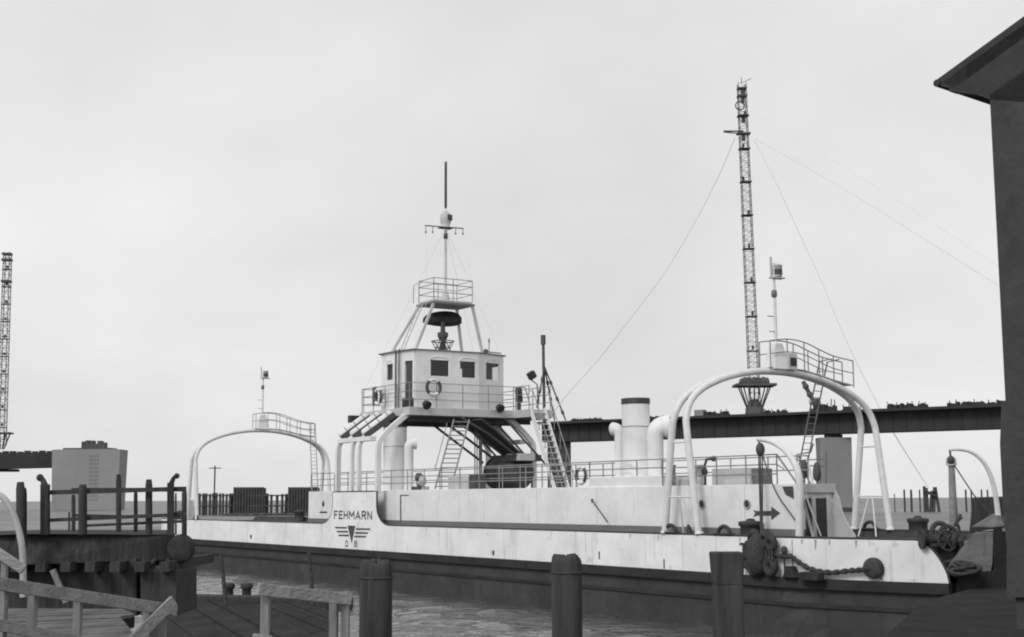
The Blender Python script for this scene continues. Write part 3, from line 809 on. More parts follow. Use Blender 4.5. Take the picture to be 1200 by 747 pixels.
# dark interior: floor-to-sill lining + console + ceiling
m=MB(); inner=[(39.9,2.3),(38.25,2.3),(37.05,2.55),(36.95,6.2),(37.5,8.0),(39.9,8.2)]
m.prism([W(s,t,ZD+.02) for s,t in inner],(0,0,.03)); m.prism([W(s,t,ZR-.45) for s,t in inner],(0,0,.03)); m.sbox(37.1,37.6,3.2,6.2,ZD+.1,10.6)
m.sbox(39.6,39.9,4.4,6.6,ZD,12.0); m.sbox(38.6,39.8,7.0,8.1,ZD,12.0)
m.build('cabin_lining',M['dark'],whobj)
cx,cy=38.45,5.2
m=MB(); rp_=[(cx+(s-cx)*1.06,cy+(t-cy)*1.05) for s,t in WHP]
m.prism([W(s,t,ZR) for s,t in rp_],(0,0,.09)); 
rf=m.build('roof',M['white'],whobj,bevel=.02)
m=MB(); pts=[W(s,t,ZR+.05) for s,t in [(cx+(s-cx)*1.07,cy+(t-cy)*1.06) for s,t in WHP]]; m.tube(pts,.035,6,closed=True); m.build('roof_edge',M['midg'],whobj)
# searchlights on the fascia
for px,py in ((499,473.5),(585,477.5)):
    s,t,z=SQ(px,py,36.0); m=MB(); m.tube([W(36.25,t+.1,z-.2),W(36.05,t+.05,z)],.04,6)
    dv=(-D*.7-Z*.5+P*.1).normalized(); c=W(36.0,t,z)
    m.lathe(c-dv*.15,[(.08,0),(.2,.1),(.24,.3),(.25,.34)],14,dv); m.build('searchlight',M['dark'],ferry)
# floodlight on bent pole far side front
m=MB(); b_=W(35.0,9.75,ZD); c=WQ(623,440,35.4)
_s,tq,zq=SQ(623,440,35.2)
m.tube([W(35.1,tq+.35,ZD),W(35.1,tq+.3,zq-.5),W(35.2,tq-.05,zq-.25)],.035,6)
fl=m.build('floodlight_pole',M['dark2'],ferry)
m=MB(); m.box(W(35.2,tq,zq),.35,.42,.42,D,(P*.8+Z*.5).normalized(),(Z*.8-P*.5).normalized()); m.build('floodlight',M['dark'],fl,bevel=.06)
m=MB()
for k in range(3):
    q=W(36.5+k*.2,8.7+k*.15,ZD); m.lathe(q,[(.1,0),(.1,.9-.2*k),(.2,.95-.2*k),(.2,1.25-.2*k),(.08,1.3-.2*k)],10)
split_build(m,'compass_stand',M['dark2'],ferry)
# left wing clutter
m=MB(); _s,tt_,zz_=SQ(405,486,41.8); m.sbox(41.8,42.15,1.0,1.55,8.8,9.2); m.build('wing_box',M['dark'],ferry)
m=MB(); m.box(W(40.6,1.9,ZD+.85),.45,.12,1.0,D,P); m.build('instrument_box',M['dark2'],ferry)
# ---------------------------------------------------------------- radar, platform, mast
pf=[(37.4,3.8),(37.4,6.25),(39.1,6.25),(39.1,3.8)]; ZP=15.28
m=MB(); m.prism([W(s,t,ZP) for s,t in pf],(0,0,.12)); m.build('mast_platform',M['greyw'],ferry,bevel=.02)
m=MB(); m.prism([W(cx2,t,ZP-.12) for cx2,t in ((37.3,3.7),(37.3,6.35),(39.2,6.35),(39.2,3.7))],(0,0,.11)); m.build('platform_beam',M['midg'],ferry)
base=[(37.55,2.75),(37.55,7.0),(39.9,7.1),(39.9,2.5)]
for (a,b),c in zip(base,pf):
    m=MB(); m.beam(W(a,b,ZR+.08),W(c[0],c[1],ZP-.1),.13,.13,D); m.build('platform_leg',M['greyw'],ferry)
m=MB(); m.tube([W(38.6,2.55,ZR+.08),W(38.5,3.75,ZP)],.035,6); m.tube([W(39.0,2.55,ZR+.08),W(38.9,3.75,ZP)],.035,6)
for k in range(8):
    u=(k+.5)/8; m.tube([W(38.6-.1*u,2.55+1.2*u,ZR+.1+2.8*u),W(39-.1*u,2.55+1.2*u,ZR+.1+2.8*u)],.016,5)
m.build('ladder',M['greyw'],ferry)
railing([W(s,t,ZP+.1) for s,t in pf+[pf[0]]],(.42,.85,1.2),1.3,.02,.022,m=M['rail'])
m=MB(); m.tube([W(39.2,3.75,ZP+1.2),W(39.35,3.6,ZP+1.1),W(39.35,3.6,ZP+.1)],.022,6); m.tube([W(38.7,3.75,ZP+1.2),W(38.7,3.6,ZP+1.1),W(38.7,3.6,ZP+.1)],.022,6); split_build(m,'rail_hoop',M['rail'],ferry)
rs=WQ(518,372,38.3); _,rt,rzz=SQ(519,377,38.3)
m=MB(); 
# conical stand
for k in range(6):
    a=2*PI*k/6; m.tube([W(38.3+.28*math.cos(a),rt+.28*math.sin(a),ZR+.09),W(38.3+.62*math.cos(a+.3),rt+.62*math.sin(a+.3),ZR+.75)],.025,5)
    m.tube([W(38.3+.5*math.cos(a),rt+.5*math.sin(a),ZR+.09),W(38.3+.16*math.cos(a),rt+.16*math.sin(a),ZR+.8)],.025,5)
m.ring(W(38.3,rt,ZR+.76),Z,.62,.03,24,6); m.ring(W(38.3,rt,ZR+.42),Z,.42,.02,24,6)
m.lathe(W(38.3,rt,ZR+.09),[(.14,0),(.12,.7),(.2,.75),(.3,.95),(.3,1.15),(.14,1.2),(.12,rzz-ZR-.1)],14)
rd=m.build('radar_stand',M['dark2'],ferry)
m=MB(); vs=[]
N_=14
ax=(P*.96+D*-.2+Z*.03).normalized(); fw=(-D*.9-P*.2).normalized()
for k in range(N_+1):
    u=-1+2*k/N_; c=W(38.3,rt,rzz)+ax*u*1.10; hgt=.22+.36*(1-u*u)**.6*(1+.25*u); dp=.2*(1-u*u)
    vs+=[c-fw*dp-Z*hgt*.45,c-fw*(dp+.22)-Z*hgt*.2,c-fw*(dp+.22)+Z*hgt*.7,c-fw*dp+Z*hgt*1.05]
m.add(vs,[(4*i+j,4*i+(j+1)%4,4*(i+1)+(j+1)%4,4*(i+1)+j) for i in range(N_) for j in range(4)],True); m.add(vs[:4],[(0,1,2,3)]); m.add(vs[-4:],[(0,1,2,3)])
m.build('radar_scanner',M['dark'],rd)
ms_,mt_=38.3,5.05
m=MB(); m.lathe(W(ms_,mt_,ZP+.1),[(.3,0),(.16,.55),(.08,.62),(.07,4.0),(.06,4.1)],12); mast=m.build('main_mast',M['greyw'],ferry)
zy=SQ(521,265,ms_)[2]
m=MB(); a=SQ(498,264.5,ms_-.0); b=SQ(543,268,ms_); m.tube([W(*a),W(*b)],.035,6)
for x in (499,507,534,542.5):
    q=W(*SQ(x,265.5 if x<520 else 267.5,ms_)); m.tube([q,q-Z*.28],.02,5); m.ball(q-Z*.32,.05,.05,.07,5)
m.build('yard_arm',M['midg'],mast)
m=MB(); m.lathe(W(ms_,mt_,zy-.15),[(.1,0),(.3,.06),(.3,.1),(.22,.12),(.28,.3),(.32,.55),(.28,.82),(.12,.98),(.05,1.05)],16); m.build('mast_lantern',M['greyw'],mast)
m=MB(); m.box(W(ms_-.22,mt_+.1,zy+.45),.2,.3,.32,D,P); m.box(W(ms_,mt_,zy-.12),.5,.75,.04,D,P); m.lathe(W(ms_,mt_,zy-.75),[(.06,0),(.12,.05),(.12,.3),(.06,.35)],10); m.build('lantern_shade',M['dark2'],mast)
zt_a=SQ(523,190,ms_)[2]
m=MB(); m.lathe(W(ms_,mt_,zy+1.0),[(.05,0),(.075,.15),(.07,zt_a-zy-1.0)],8); m.build('whip_aerial',M['dark2'],mast)
# rigging
m=MB()
tp=W(ms_,mt_,zy-.1)
for q in (W(37.0,2.4,ZR+.1),W(37.4,8.1,ZR+.1),W(41.9,9.7,ZD+1.3),W(41.9,1.9,ZD+1.3),W(37.4,6.2,ZP+1.2)):
    m.tube([tp,q],.010,4,caps=False)
for a,b in ((SQ(499,268,ms_),W(38.5,4.0,ZP+.2)),(SQ(542,270,ms_),W(38,7.4,ZR+.1))):
    m.tube([W(*a),b],.008,4,caps=False)
m.tube([tp,W(12.2,5,13.2)],.008,4,caps=False) if False else None
m.build('rigging',M['cable'],mast)
m=MB(); q=WQ(591,418,38.2); m.tube([W(38.8,8.2,ZR+.08),W(38.8,8.2,ZR+1.2)],.025,6); m.tube([W(38.8,8.2,ZR+.95),W(38.8,8.2,ZR+1.1)],.05,6); m.build('aerial',M['midg'],ferry)
m=MB(); m.tube([W(37.2,6.9,ZR+.2),W(37.2,8.0,ZR+.16)],.03,6); m.ball(W(37.2,7.0,ZR+.22),.14,.14,.14,8); split_build(m,'roof_horn',M['dark2'],ferry)
# ---------------------------------------------------------------- bollards, fairleads, davits on the ferry
def bollard(s,t,sc_=1):
    m=MB(); m.lathe(W(s,t,2.95),[(.42,0),(.42,.05),(.36,.08),(.36,.62),(.42,.66),(.42,.78),(.38,.8),(.16,.82),(.14,.88),(.04,.9)],20); m.build('bollard',M['dark'],ferry)
bollard(8.85,.36); bollard(9.6,9.7); bollard(68,.42); bollard(68,9.6)
def fairlead(s,t):
    m=MB(); m.tube([W(s+.32*math.cos(PI*k/10),t,3.27+.3*math.sin(PI*k/10)) for k in range(11)],.075,8); m.sbox(s-.45,s+.45,t-.12,t+.12,3.27,3.33); m.build('fairlead',M['dark'],ferry,bevel=.01)
for s,t in ((12.84,.05),(9.88,.05),(12.3,9.95),(63.5,.05),(66.8,.05),(64.3,9.95)): fairlead(s,t)
m=MB(); s,t,z=SP(815,622,.1); m.tube([W(s,.15,3.2),W(s-.05,.1,3.75)],[.14,.06],8); m.tube([W(s+.35,.15,3.2),W(s+.4,.1,3.6)],[.12,.05],8); m.build('chock',M['dark'],ferry)
# white davit near the casing end: rises from the deck then curves up and aft
pts=[(937,632),(937,600),(937.5,575),(936,556),(930,541),(921,529),(909,520),(898,516),(888,515)]
m=MB(); m.tube(densify([WP(x,y,.35) for x,y in pts],3),[.14-.0025*i for i in range(25)],12); m.build('davit',M['tube'],ferry)
m=MB(); q=WP(889,516,.35); m.tube([q,WP(890,523,.35)],.03,6); m.ball(WP(891,527,.35),.16,.16,.24,8); dv_=m.build('davit_block',M['dark2'],ferry)
m=MB()
for (x0,x1) in ((889,891.5),(891,892.5),(893.5,893.5)): m.tube([WP(x0,528,.35),WP(x1,625,.2)],.025,5)
m.tube(densify([WP(893,530,.35),WP(899,550,.35),WP(910,578,.4),WP(925,600,.5),WP(938,618,.6)],4),.025,5)
split_build(m,'davit_tackle',M['dark2'],ferry)
m=MB(); m.tube([WP(937,572,.4),WP(945,600,.9),WP(953,630,1.0)],.05,6); m.tube([WP(941,572,.5),WP(962,628,1.0)],.03,6); m.tube([WP(948,545,2.0),WP(955,580,1.8),WP(954,628,1.2)],.03,6); split_build(m,'guy_rod',M['greyw'],ferry)
m=MB()
for x,y in ((942,546),(957,549)):
    s,t,z=SP(x,y,2.5); m.lathe(W(s,t,z-.45),[(.05,0),(.13,.08),(.15,.3),(.11,.55),(.05,.66)],10)
    m.tube([W(s,t,z-.4),W(s,t,ZC)],.03,6)
m.build('deck_lantern',M['dark2'],ferry)
# ================================================================ things hung on the ferry
def lifebuoy(c,nrm,R,label,grp='lifebuoys hung on the ferry rails'):
    nrm=Vector(nrm).normalized(); o=thing('lifebuoy',label,'lifebuoy',tuple(c),0,grp)
    r=R*.22
    u=Z.copy(); 
    m=MB(); m.ring(c,nrm,R,r,32,10,ux=u); rg=m.build('ring',M['white'],o)
    for k in range(2):
        a0=PI/2+k*PI; m=MB(); m.ring(c,nrm,R,r*1.05,10,10,a0-.85,a0+.85,ux=u); m.build('band',M['dark2'],o)
    m=MB(); m.ring(c,nrm,R+r*1.15,.012,32,5,ux=u); m.build('grab_line',M['greyw'],o)
    return o
lifebuoy(WQ(508,454,36.28),-D,.40,'lifebuoy on the bridge railing directly below the first large wheelhouse window')
lifebuoy(WP(443,465,1.66),-P,.40,'lifebuoy on the near side of the bridge railing, left of the wheelhouse door')
lifebuoy(WP(681,557,.70),-P,.33,'lifebuoy on the side deck railing between the bridge stair and the tall funnel')
def HP(px,py,off):
    t=0.0
    for _ in range(30):
        s_,_t,z_=SP(px,py,t-off); t=t*.5+.5*toe(s_)
    return W(s_,t-off,z_),t
# fenders at the bow
ft=thing('fender_cluster','dark heap of old rope fenders and tyres hanging over the white bulwark under the bollard','fender',tuple(WP(888,650,-.3)))
cen=[(884,632,.34),(903,637,.30),(878,645,.34),(892,648,.38),(884,662,.40),(903,664,.34),(876,658,.28),(896,632,.26)]
for k,(x,y,r) in enumerate(cen):
    m=MB(); c=WP(x,y,-.22-.06*(k%3)); m.ring(c,(-P+D*random.uniform(-.4,.4)+Z*random.uniform(-.3,.3)),r*.62,r*.42,22,10,ux=Z); m.build('tyre',M['rubber'],ft)
m=MB()
for k in range(9): m.tube([WP(880+k*3,625,-.05),WP(878+k*3.4,640+random.uniform(0,20),-.5)],.035,5)
split_build(m,'lashing',M['rope'],ft)
m=MB(); m.ball(WP(889,650,-.3),.42,.34,.72,10,.06); m.build('rope_pad',M['rope'],ft)
hw=densify([HP(x,y,.2)[0] for x,y in ((905,651),(918,652),(927,652),(935,658),(948,666),(962,670),(978,671),(995,669),(1008,668),(1018,666))],6)
m=MB()
for ph in (0,PI):
    m.tube([p_+Z*.035*math.sin(ph+i*.9)+P*.035*math.cos(ph+i*.9) for i,p_ in enumerate(hw)],.06,7)
hz=m.build('mooring_hawser',M['rope']); 
def settle(o,loc):   # move a mesh thing's origin to its base
    loc=Vector(loc); o.data.transform(Matrix.Translation(-loc)); o.location=loc; return o
settle(hz,WP(905,651,-.2)); tag(hz,'thick dark rope slung along the white bow from the fender heap to the round disc','rope')
df=thing('disc_fender','round grey disc hung flat on the white bow at the rope end','fender',tuple(WP(1022,666,-.1)))
m=MB(); c,tt=HP(1022,666,.14); m.lathe(c+P*.1,[(.30,0),(.33,.03),(.33,.12),(.28,.16),(.08,.17)],24,(-P*.93-D*.36)); m.build('disc',M['iron'],df)
m=MB(); m.tube([c-P*.08,HP(1034,679,.12)[0]],.03,6); m.build('lanyard',M['rope'],df)
for k,(x,y,w_) in enumerate(((926,668,.0),)):
    m=MB(); s,t,z=SP(x,y,-.2); tt=toe(s); m.hexa(*[W(s+a,tt-b,z+c_) for c_,sc2 in ((-.25,1),(.12,.4)) for a,b in ((-.28*sc2,.32),(.28*sc2,.32),(.28*sc2,.05),(-.28*sc2,.05))]); o=m.build('timber_wedge',M['strake'],bevel=.02); settle(o,W(s,tt-.2,z-.25)); tag(o,'small dark wedge on the bow strake between fender heap and flat block','wedge')
m=MB(); s,t,z=SP(951,676,-.2); m.sbox(s-.42,s+.42,-.36,-.04,z-.12,z+.14); o=m.build('timber_block',M['strake'],bevel=.03); settle(o,W(s,-.2,z-.12)); tag(o,'flat dark timber block lying on the bow strake below the hanging rope','block')
m=MB(); q=WP(919,646,-.2); m.tube([q,q-Z*.9],.035,6); m.ball(q+Z*.03,.12,.12,.14,6); q2=WP(928,650,-.1); m.tube([q2,q2-Z*.7-D*.0],.015,4); o=m.build('hanging_pin',M['iron']); settle(o,q-Z*.9); tag(o,'dark iron pin with knobbed head hanging beside the fender heap on the bow','pin')
# ================================================================ HIGH BRIDGE UNDER CONSTRUCTION
def bpt(k,z=0): return Vector((12.5+139.5*k,500-80*k,z))
bdir=(bpt(1)-bpt(0)).normalized(); bn=Vector((-bdir.y,bdir.x,0))
gz0=24.9; gz1=32.0
kL=-.0; 
def kat(px):   # parameter along the bridge axis seen under a given bearing
    d=ray(px,500); a=d.x/d.y; return (a*500-12.5)/(139.5+80*a)
k0=kat(641); k1=kat(1225)
gd=thing('bridge_girder','long dark bridge girder crossing behind the ferry from the bridge stair to the building','bridge',tuple(bpt(k0,gz0)),math.atan2(bdir.y,bdir.x))
m=MB(); a=bpt(k0); b=bpt(k1)
dzl=lambda k: .6*k
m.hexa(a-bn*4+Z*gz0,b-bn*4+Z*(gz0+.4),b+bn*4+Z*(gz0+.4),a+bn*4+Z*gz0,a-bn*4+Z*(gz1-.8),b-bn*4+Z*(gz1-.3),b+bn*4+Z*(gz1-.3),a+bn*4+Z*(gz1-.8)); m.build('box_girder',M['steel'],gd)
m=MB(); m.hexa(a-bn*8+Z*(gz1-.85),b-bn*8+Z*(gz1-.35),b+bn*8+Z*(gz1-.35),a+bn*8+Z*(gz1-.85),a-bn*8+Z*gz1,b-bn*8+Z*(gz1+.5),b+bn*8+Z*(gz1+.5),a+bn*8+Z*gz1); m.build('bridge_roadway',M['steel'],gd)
m=MB()
for i in range(40):
    p_=a.lerp(b,(i+.5)/40); m.box(p_-bn*4.15+Z*(gz0+3.3),.25,.3,6.0,bdir,bn)
split_build(m,'stiffener',M['steel'],gd)
# deck clutter: skips, sheds and stacked formwork (things on the bridge)
random.seed(3)
def bsite(px,wpx,hpx,name,label,cat,m_,rough=True,grp=None,n=6):
    k=kat(px); p_=bpt(k,gz1+.4*k); sc2=(p_.y)/F; wd=wpx*sc2; hh=hpx*sc2
    m=MB()
    if rough: n=int(n*2)
    for i in range(n):
        u=(i+.5)/n-.5; h=hh*random.uniform(.3,1.0) if rough else hh
        m.box(p_+bdir*u*wd+bn*random.uniform(-2.5,-1)+Z*h/2,wd/n*random.uniform(.9,1.6),random.uniform(1.5,3.5),h,bdir,bn)
        if rough and i%3==0: m.beam(p_+bdir*(u*wd)+bn*-2,p_+bdir*(u*wd+random.uniform(-.8,.8))+bn*-2+Z*hh*random.uniform(.9,1.4),.22,.22)
    o=m.build(name,m_); settle(o,p_); tag(o,label,cat,grp); return o
g_='building materials stacked on the bridge deck'
bsite(690,40,3.5,'material_stack','low row of small stacks on the bridge deck between tripod derrick and tall funnel','materials',M['steel'],grp=g_,n=14)
bsite(840,36,6,'material_stack','stacked formwork on the bridge deck just left of the flared mast foot','materials',M['steel'],grp=g_,n=9)
bsite(824,10,8,'site_hut','pale site hut on the bridge deck beside the left arch leg','hut',M['conc'],rough=False,n=2)
bsite(912,28,5,'material_stack','heap of materials on the bridge deck just right of the flared mast foot','materials',M['steel'],grp=g_,n=9)
bsite(968,30,11,'material_stack','tall dark machinery heap on the bridge deck behind the arch ladder','materials',M['steel'],grp=g_,n=8)
bsite(1000,20,6,'scaffold_platform','low dark platform on the bridge deck between the two arch legs','platform',M['steel'],n=5)
bsite(1066,44,7,'material_stack','long dark stack on the bridge deck directly right of the bow arch','materials',M['steel'],grp=g_,n=10)
bsite(1145,60,6.5,'material_stack','long dark stack on the bridge deck nearest the building wall','materials',M['steel'],grp=g_,n=12)
bsite(760,50,3,'material_stack','thin row of materials on the bridge deck behind the tall funnel','materials',M['steel'],grp=g_,n=12)
# leaning jib
k=kat(950); p_=bpt(k,gz1+6); 
m=MB(); q=atY(941,447,p_.y); q2=atY(957,478,p_.y); m.tube([q2,q],.7,6); m.tube([q2-Z*1,q2+Z*3],1.2,6)
for u in (.2,.5,.8): m.ball(q.lerp(q2,u),1.1,1.1,1.1,5)
o=m.build('crane_jib',M['mast']); settle(o,p_); tag(o,'short dark crane jib leaning left on the bridge under the bow arch','crane')
def lattice(p0,p1,w0,w1,n,rl=.18,rb=.1,mb=None):
    mb=mb or MB(); p0=Vector(p0);p1=Vector(p1)
    cs_=[(-1,-1),(1,-1),(1,1),(-1,1)]
    def node(i,c):
        u=i/n; p_=p0.lerp(p1,u); w_=(w0+(w1-w0)*u)/2; return p_+Vector((c[0]*w_,c[1]*w_,0))
    for c in cs_: mb.tube([node(0,c),node(n,c)],rl,5)
    for i in range(n):
        for j in range(4):
            a=cs_[j]; b=cs_[(j+1)%4]
            mb.tube([node(i,a),node(i,b)],rb,4)
            if i%2: a,b=b,a
            mb.tube([node(i,a),node(i+1,b)],rb,4)
    return mb
# tall guyed mast
k=kat(885); yb=bpt(k).y
pb=atY(884.5,485,yb); pt=atY(869,98,yb); pmid=atY(884,452,yb)
tm=thing('lattice_mast','very tall slender lattice mast with flared foot standing on the bridge behind the bow arch','mast',(pb.x,pb.y,gz1))
m=lattice(pmid-Z*6,pt,3.3,2.7,64,.13,.065); m.build('mast_shaft',M['mast'],tm)
m=MB()
for i in range(1,9):
    p_=pmid.lerp(pt,i/9.0); m.box(p_,3.9,3.6,.16)
    m.box(p_+Z*1.2+Vector((random.uniform(-.8,.8),0,0)),.7,.7,1.4)
split_build(m,'landing',M['mast'],tm)
m=MB()
for i in range(9):
    a=2*PI*i/9; pa=Vector((pb.x+math.cos(a)*2.0,pb.y+math.sin(a)*2.0,gz1+1)); pc=Vector((pmid.x+math.cos(a)*5.6,pmid.y+math.sin(a)*5.6,pmid.z))
    m.tube([pa,pc],.24,5)
m.lathe((pb.x,pb.y,gz1),[(3.4,0),(3.2,2.4),(1.6,5.0),(1.2,5.6)],10); m.build('flared_foot',M['mast'],tm)
m=MB(); m.box(pmid,13.5,10,.8)
for i in range(9): m.ball(pmid+Vector((-4.2+i*1.05,0,1.2)),1.0,1.6,1.3+.5*abs(math.sin(i*1.1)),6,.06)
m.build('work_platform',M['mast'],tm)
m=MB(); q=atY(871,154,yb); ql=atY(848,154,yb)
m.tube([q,ql],.3,5); m.tube([q-Z*1.0,ql-Z*.3],.2,5); 
for y,w_ in ((104,3.6),(113,3.8),(136,3.8),(157,5.2)): 
    p_=atY(869+ (y-98)*.038,y,yb); m.box(p_,w_*.9,2.8,.4); m.box(p_+Vector((random.uniform(-.9,.9),0,-1.2)),1.2,1.2,2.2)
m.ring(atY(867,124,yb),(0,1,0),1.5,.22,14,5); m.tube([pt,pt+Z*2.2],.15,4); m.tube([pt+Vector((0,0,.2)),pt+Vector((3.5,0,1.8))],.12,4)
split_build(m,'mast_head',M['mast'],tm)
def cable(pts,r,label,Y0,Y1,name='guy_cable',g='guy cables of the tall mast'):
    n=len(pts); pp=densify([atY(x,y,Y0+(Y1-Y0)*i/(n-1)) for i,(x,y) in enumerate(pts)],6)
    m=MB(); m.tube(pp,r,5); o=m.build(name,M['cable']); settle(o,pp[-1]); tag(o,label,'cable',g); return o
cable([(861,162),(845,200),(820,250),(780,318),(735,378),(700,423),(665,462),(644,490)],.15,'guy cable sagging left from the tall mast head down to the bridge end',yb,495)
cable([(885,163),(940,193),(1000,228),(1080,278),(1190,347)],.11,'upper right guy cable running from the tall mast to the building edge',yb,360)
cable([(880,131),(960,178),(1060,240),(1190,326)],.05,'faintest guy cable, highest of those running right from the tall mast',yb,360)
cable([(884,165),(905,205),(935,270),(965,335),(992,400),(1040,495),(1088,572)],.12,'steep guy cable dropping right from the tall mast to the far wooden posts',yb,445)
# tripod derrick at the bridge end
k=kat(645); yd=bpt(k).y
td=thing('tripod_derrick','dark tripod derrick with vertical pole standing on the left end of the bridge girder','derrick',(bpt(k).x,yd,gz1))
m=MB(); a=atY(638,497,yd); b=atY(636.5,395,yd); m.tube([a,b],.55,6); m.tube([atY(636.6,404,yd),atY(636.4,393,yd)],.95,6); m.build('pole',M['mast'],td)
for (x,y,dy) in ((663,493,0),(650,493,6),(629,478,-6)):
    m=MB(); a=atY(638,430,yd); b=atY(x,y,yd+dy); m.tube([a,b],.3,5)
    for u in (.3,.6,.85): p_=a.lerp(b,u); m.tube([p_-(b-a).normalized()*.7,p_+(b-a).normalized()*.7],.55,6)
    m.build('leg',M['mast'],td)
# piers
def pier(px0,px1,pytop,Y,m_,name,label,depth=7,flare=0,zt=None,zb=-1,grp='bridge piers'):
    a=atY(px0,pytop,Y); b=atY(px1,pytop,Y); z=zt or a.z; w_=(b.x-a.x); cx_=(a.x+b.x)/2
    o=thing('bridge_pier',label,'bridge pier',(cx_,Y+depth/2,0),0,grp)
    m=MB(); 
    m.hexa(Vector((cx_-w_/2+flare,Y,zb)),Vector((cx_+w_/2-flare,Y,zb)),Vector((cx_+w_/2-flare,Y+depth,zb)),Vector((cx_-w_/2+flare,Y+depth,zb)),Vector((cx_-w_/2,Y,z)),Vector((cx_+w_/2,Y,z)),Vector((cx_+w_/2,Y+depth,z)),Vector((cx_-w_/2,Y+depth,z)))
    m.build('pier_shaft',m_,o,bevel=.15)
    return o,cx_,w_,z
yp=bpt(kat(978)).y-3.5
o,cx_,w_,z=pier(961,998,513,yp,M['conc'],'p','grey concrete pier under the dark girder, framed by the bow arch',depth=7,flare=.3,zt=gz0-1.0)
m=MB(); m.box((cx_,yp+3.5,gz0-.5),w_*.5,4,1.0); m.build('bearing',M['steel'],o); m=MB(); m.box((cx_,yp+3.5,.6),w_+2,9,1.6); m.build('pier_footing',M['far'],o,bevel=.1)
yp=bpt(kat(656)).y-3
o,cx_,w_,z=pier(642,669,522,yp,M['far'],'p','dark concrete pier under the left end of the girder, right of the bridge stair',depth=7,zt=gz0-.02)
# left section of the bridge
YL=700
o,cx_,w_,z=pier(61,141,527,YL-6,M['concl'],'p','pale broad concrete pier carrying the left bridge section at its end',depth=14,flare=.8)
m=MB(); 
random.seed(5)
for i in range(6): m.box((cx_+2+(i-2.5)*2.0,YL+1,z+1+random.uniform(0,1.4)),2.2,4,2.5+random.uniform(0,3))
m.box((cx_,YL+1,z+.4),w_*.7,12,.8)
ob=m.build('pier_top_machinery',M['mast'],None); settle(ob,(cx_,YL+1,z)); tag(ob,'small dark machinery heap on top of the pale left pier','machinery')
m=MB(); 
for i in range(12):
    zz=z-3-i*2.0
    m.box((cx_+w_*.12,YL-6.1-.02,zz),4.5,.15,1.0)
m.build('ladder_recess',M['conc'],o)
lg=thing('bridge_girder','dark girder end entering from the left edge and resting on the pale pier','bridge',(tuple(atY(0,540,YL))))
a=atY(-60,533,YL); b=atY(61,530,YL); c=atY(61,548,YL); d=atY(-60,551,YL)
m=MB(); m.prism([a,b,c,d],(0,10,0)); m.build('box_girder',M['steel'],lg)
m=MB(); m.prism([atY(-60,550,YL+3),atY(18,550,YL+3),atY(18,553,YL+3),atY(-60,553,YL+3)],(0,6,0)); m.build('scaffold',M['steel'],lg)
m=MB()
for i in range(14):
    p_=a.lerp(b,(i+.5)/14); m.box(p_+Vector((0,2,.4)),2.5,3,random.uniform(.4,1.6))
split_build(m,'deck_clutter',M['steel'],lg)
lm=thing('lattice_mast','slender lattice mast standing on the left bridge section at the picture edge','mast',tuple(atY(1,530,YL+5)))
p0=atY(1.5,522,YL+5); p1=atY(9,296,YL+5)
m=lattice(p0,p1,3.8,3.2,34,.22,.10); m.build('mast_shaft',M['mast'],lm)
m=MB()
for i in range(1,11):
    p_=p0.lerp(p1,i/11); m.box(p_,4.2,3.6,.25); m.box(p_+Z*1.5,1.0,1.0,1.4)
for y,wd in ((298,4.4),(305,4.8),(330,4.6)): m.box(atY(8.5-(y-296)*.03,y,YL+5),wd,4,1.0)
split_build(m,'mast_head',M['mast'],lm)
m=MB(); c=atY(3,508,YL+5); m.box(c,9,7,.9)
for i in range(8):
    a_=2*PI*i/8; m.tube([Vector((p0.x+math.cos(a_)*1.4,p0.y+math.sin(a_)*1.4,p0.z-2)),c+Vector((math.cos(a_)*4,math.sin(a_)*4,0))],.35,5)
m.build('flared_foot',M['mast'],lm)
# ================================================================ far harbour works
def pile_at(px,pyt,Y,r,lean=0,name='mooring_pile',label='',grp=None,zb=-1.5):
    t=atY(px,pyt,Y); m=MB(); m.tube([Vector((t.x-lean,Y,zb)),t],[r*1.05,r],8); o=m.build(name,M['far']); settle(o,(t.x,Y,0)); tag(o,label,'post',grp); return o
far=[(1048,579,1.2,'thin post farthest left of the far posts seen right of the bow arch'),(1059.5,574,2.2,'first tall post left of the tangled far dolphin'),(1067.5,574,2.6,'stout post between two thinner ones left of the tangled far dolphin'),(1077.5,574,1.8,'post nearest the left side of the tangled far dolphin'),(1131.5,574,2.2,'far post just right of the hanging lamp post'),(1138,574,1.8,'far post touching the left side of the dark container'),(1150,574,2.0,'far post showing behind the dark container, left one'),(1157,574,2.0,'far post showing behind the dark container, right one')]
for px,py,wp_,lab in far:
    pile_at(px,py,430,wp_*.5*430/F,label=lab,grp='distant mooring posts in the water')
dl_=thing('dolphin','cluster of leaning dark posts lashed together in the water, end of the steep cable','dolphin',tuple(atY(1091,595,430)*1.0))
MAT[dl_]=Matrix.Translation(dl_.location)
for (x0,y0,x1,y1) in ((1084,597,1083,570),(1087,597,1085.5,572),(1094,597,1095,571),(1101,597,1096,571),(1090,596,1092,576)):
    m=MB(); a=atY(x0,y0,430);b=atY(x1,y1,430); a.z=-1; m.tube([a,b],.45,6); m.build('post',M['far'],dl_)
m=MB(); m.tube([atY(1084,575,429),atY(1096,582,429)],.4,6); m.tube([atY(1085,580,429),atY(1096,575,429)],.4,6); split_build(m,'cross_tie',M['far'],dl_)
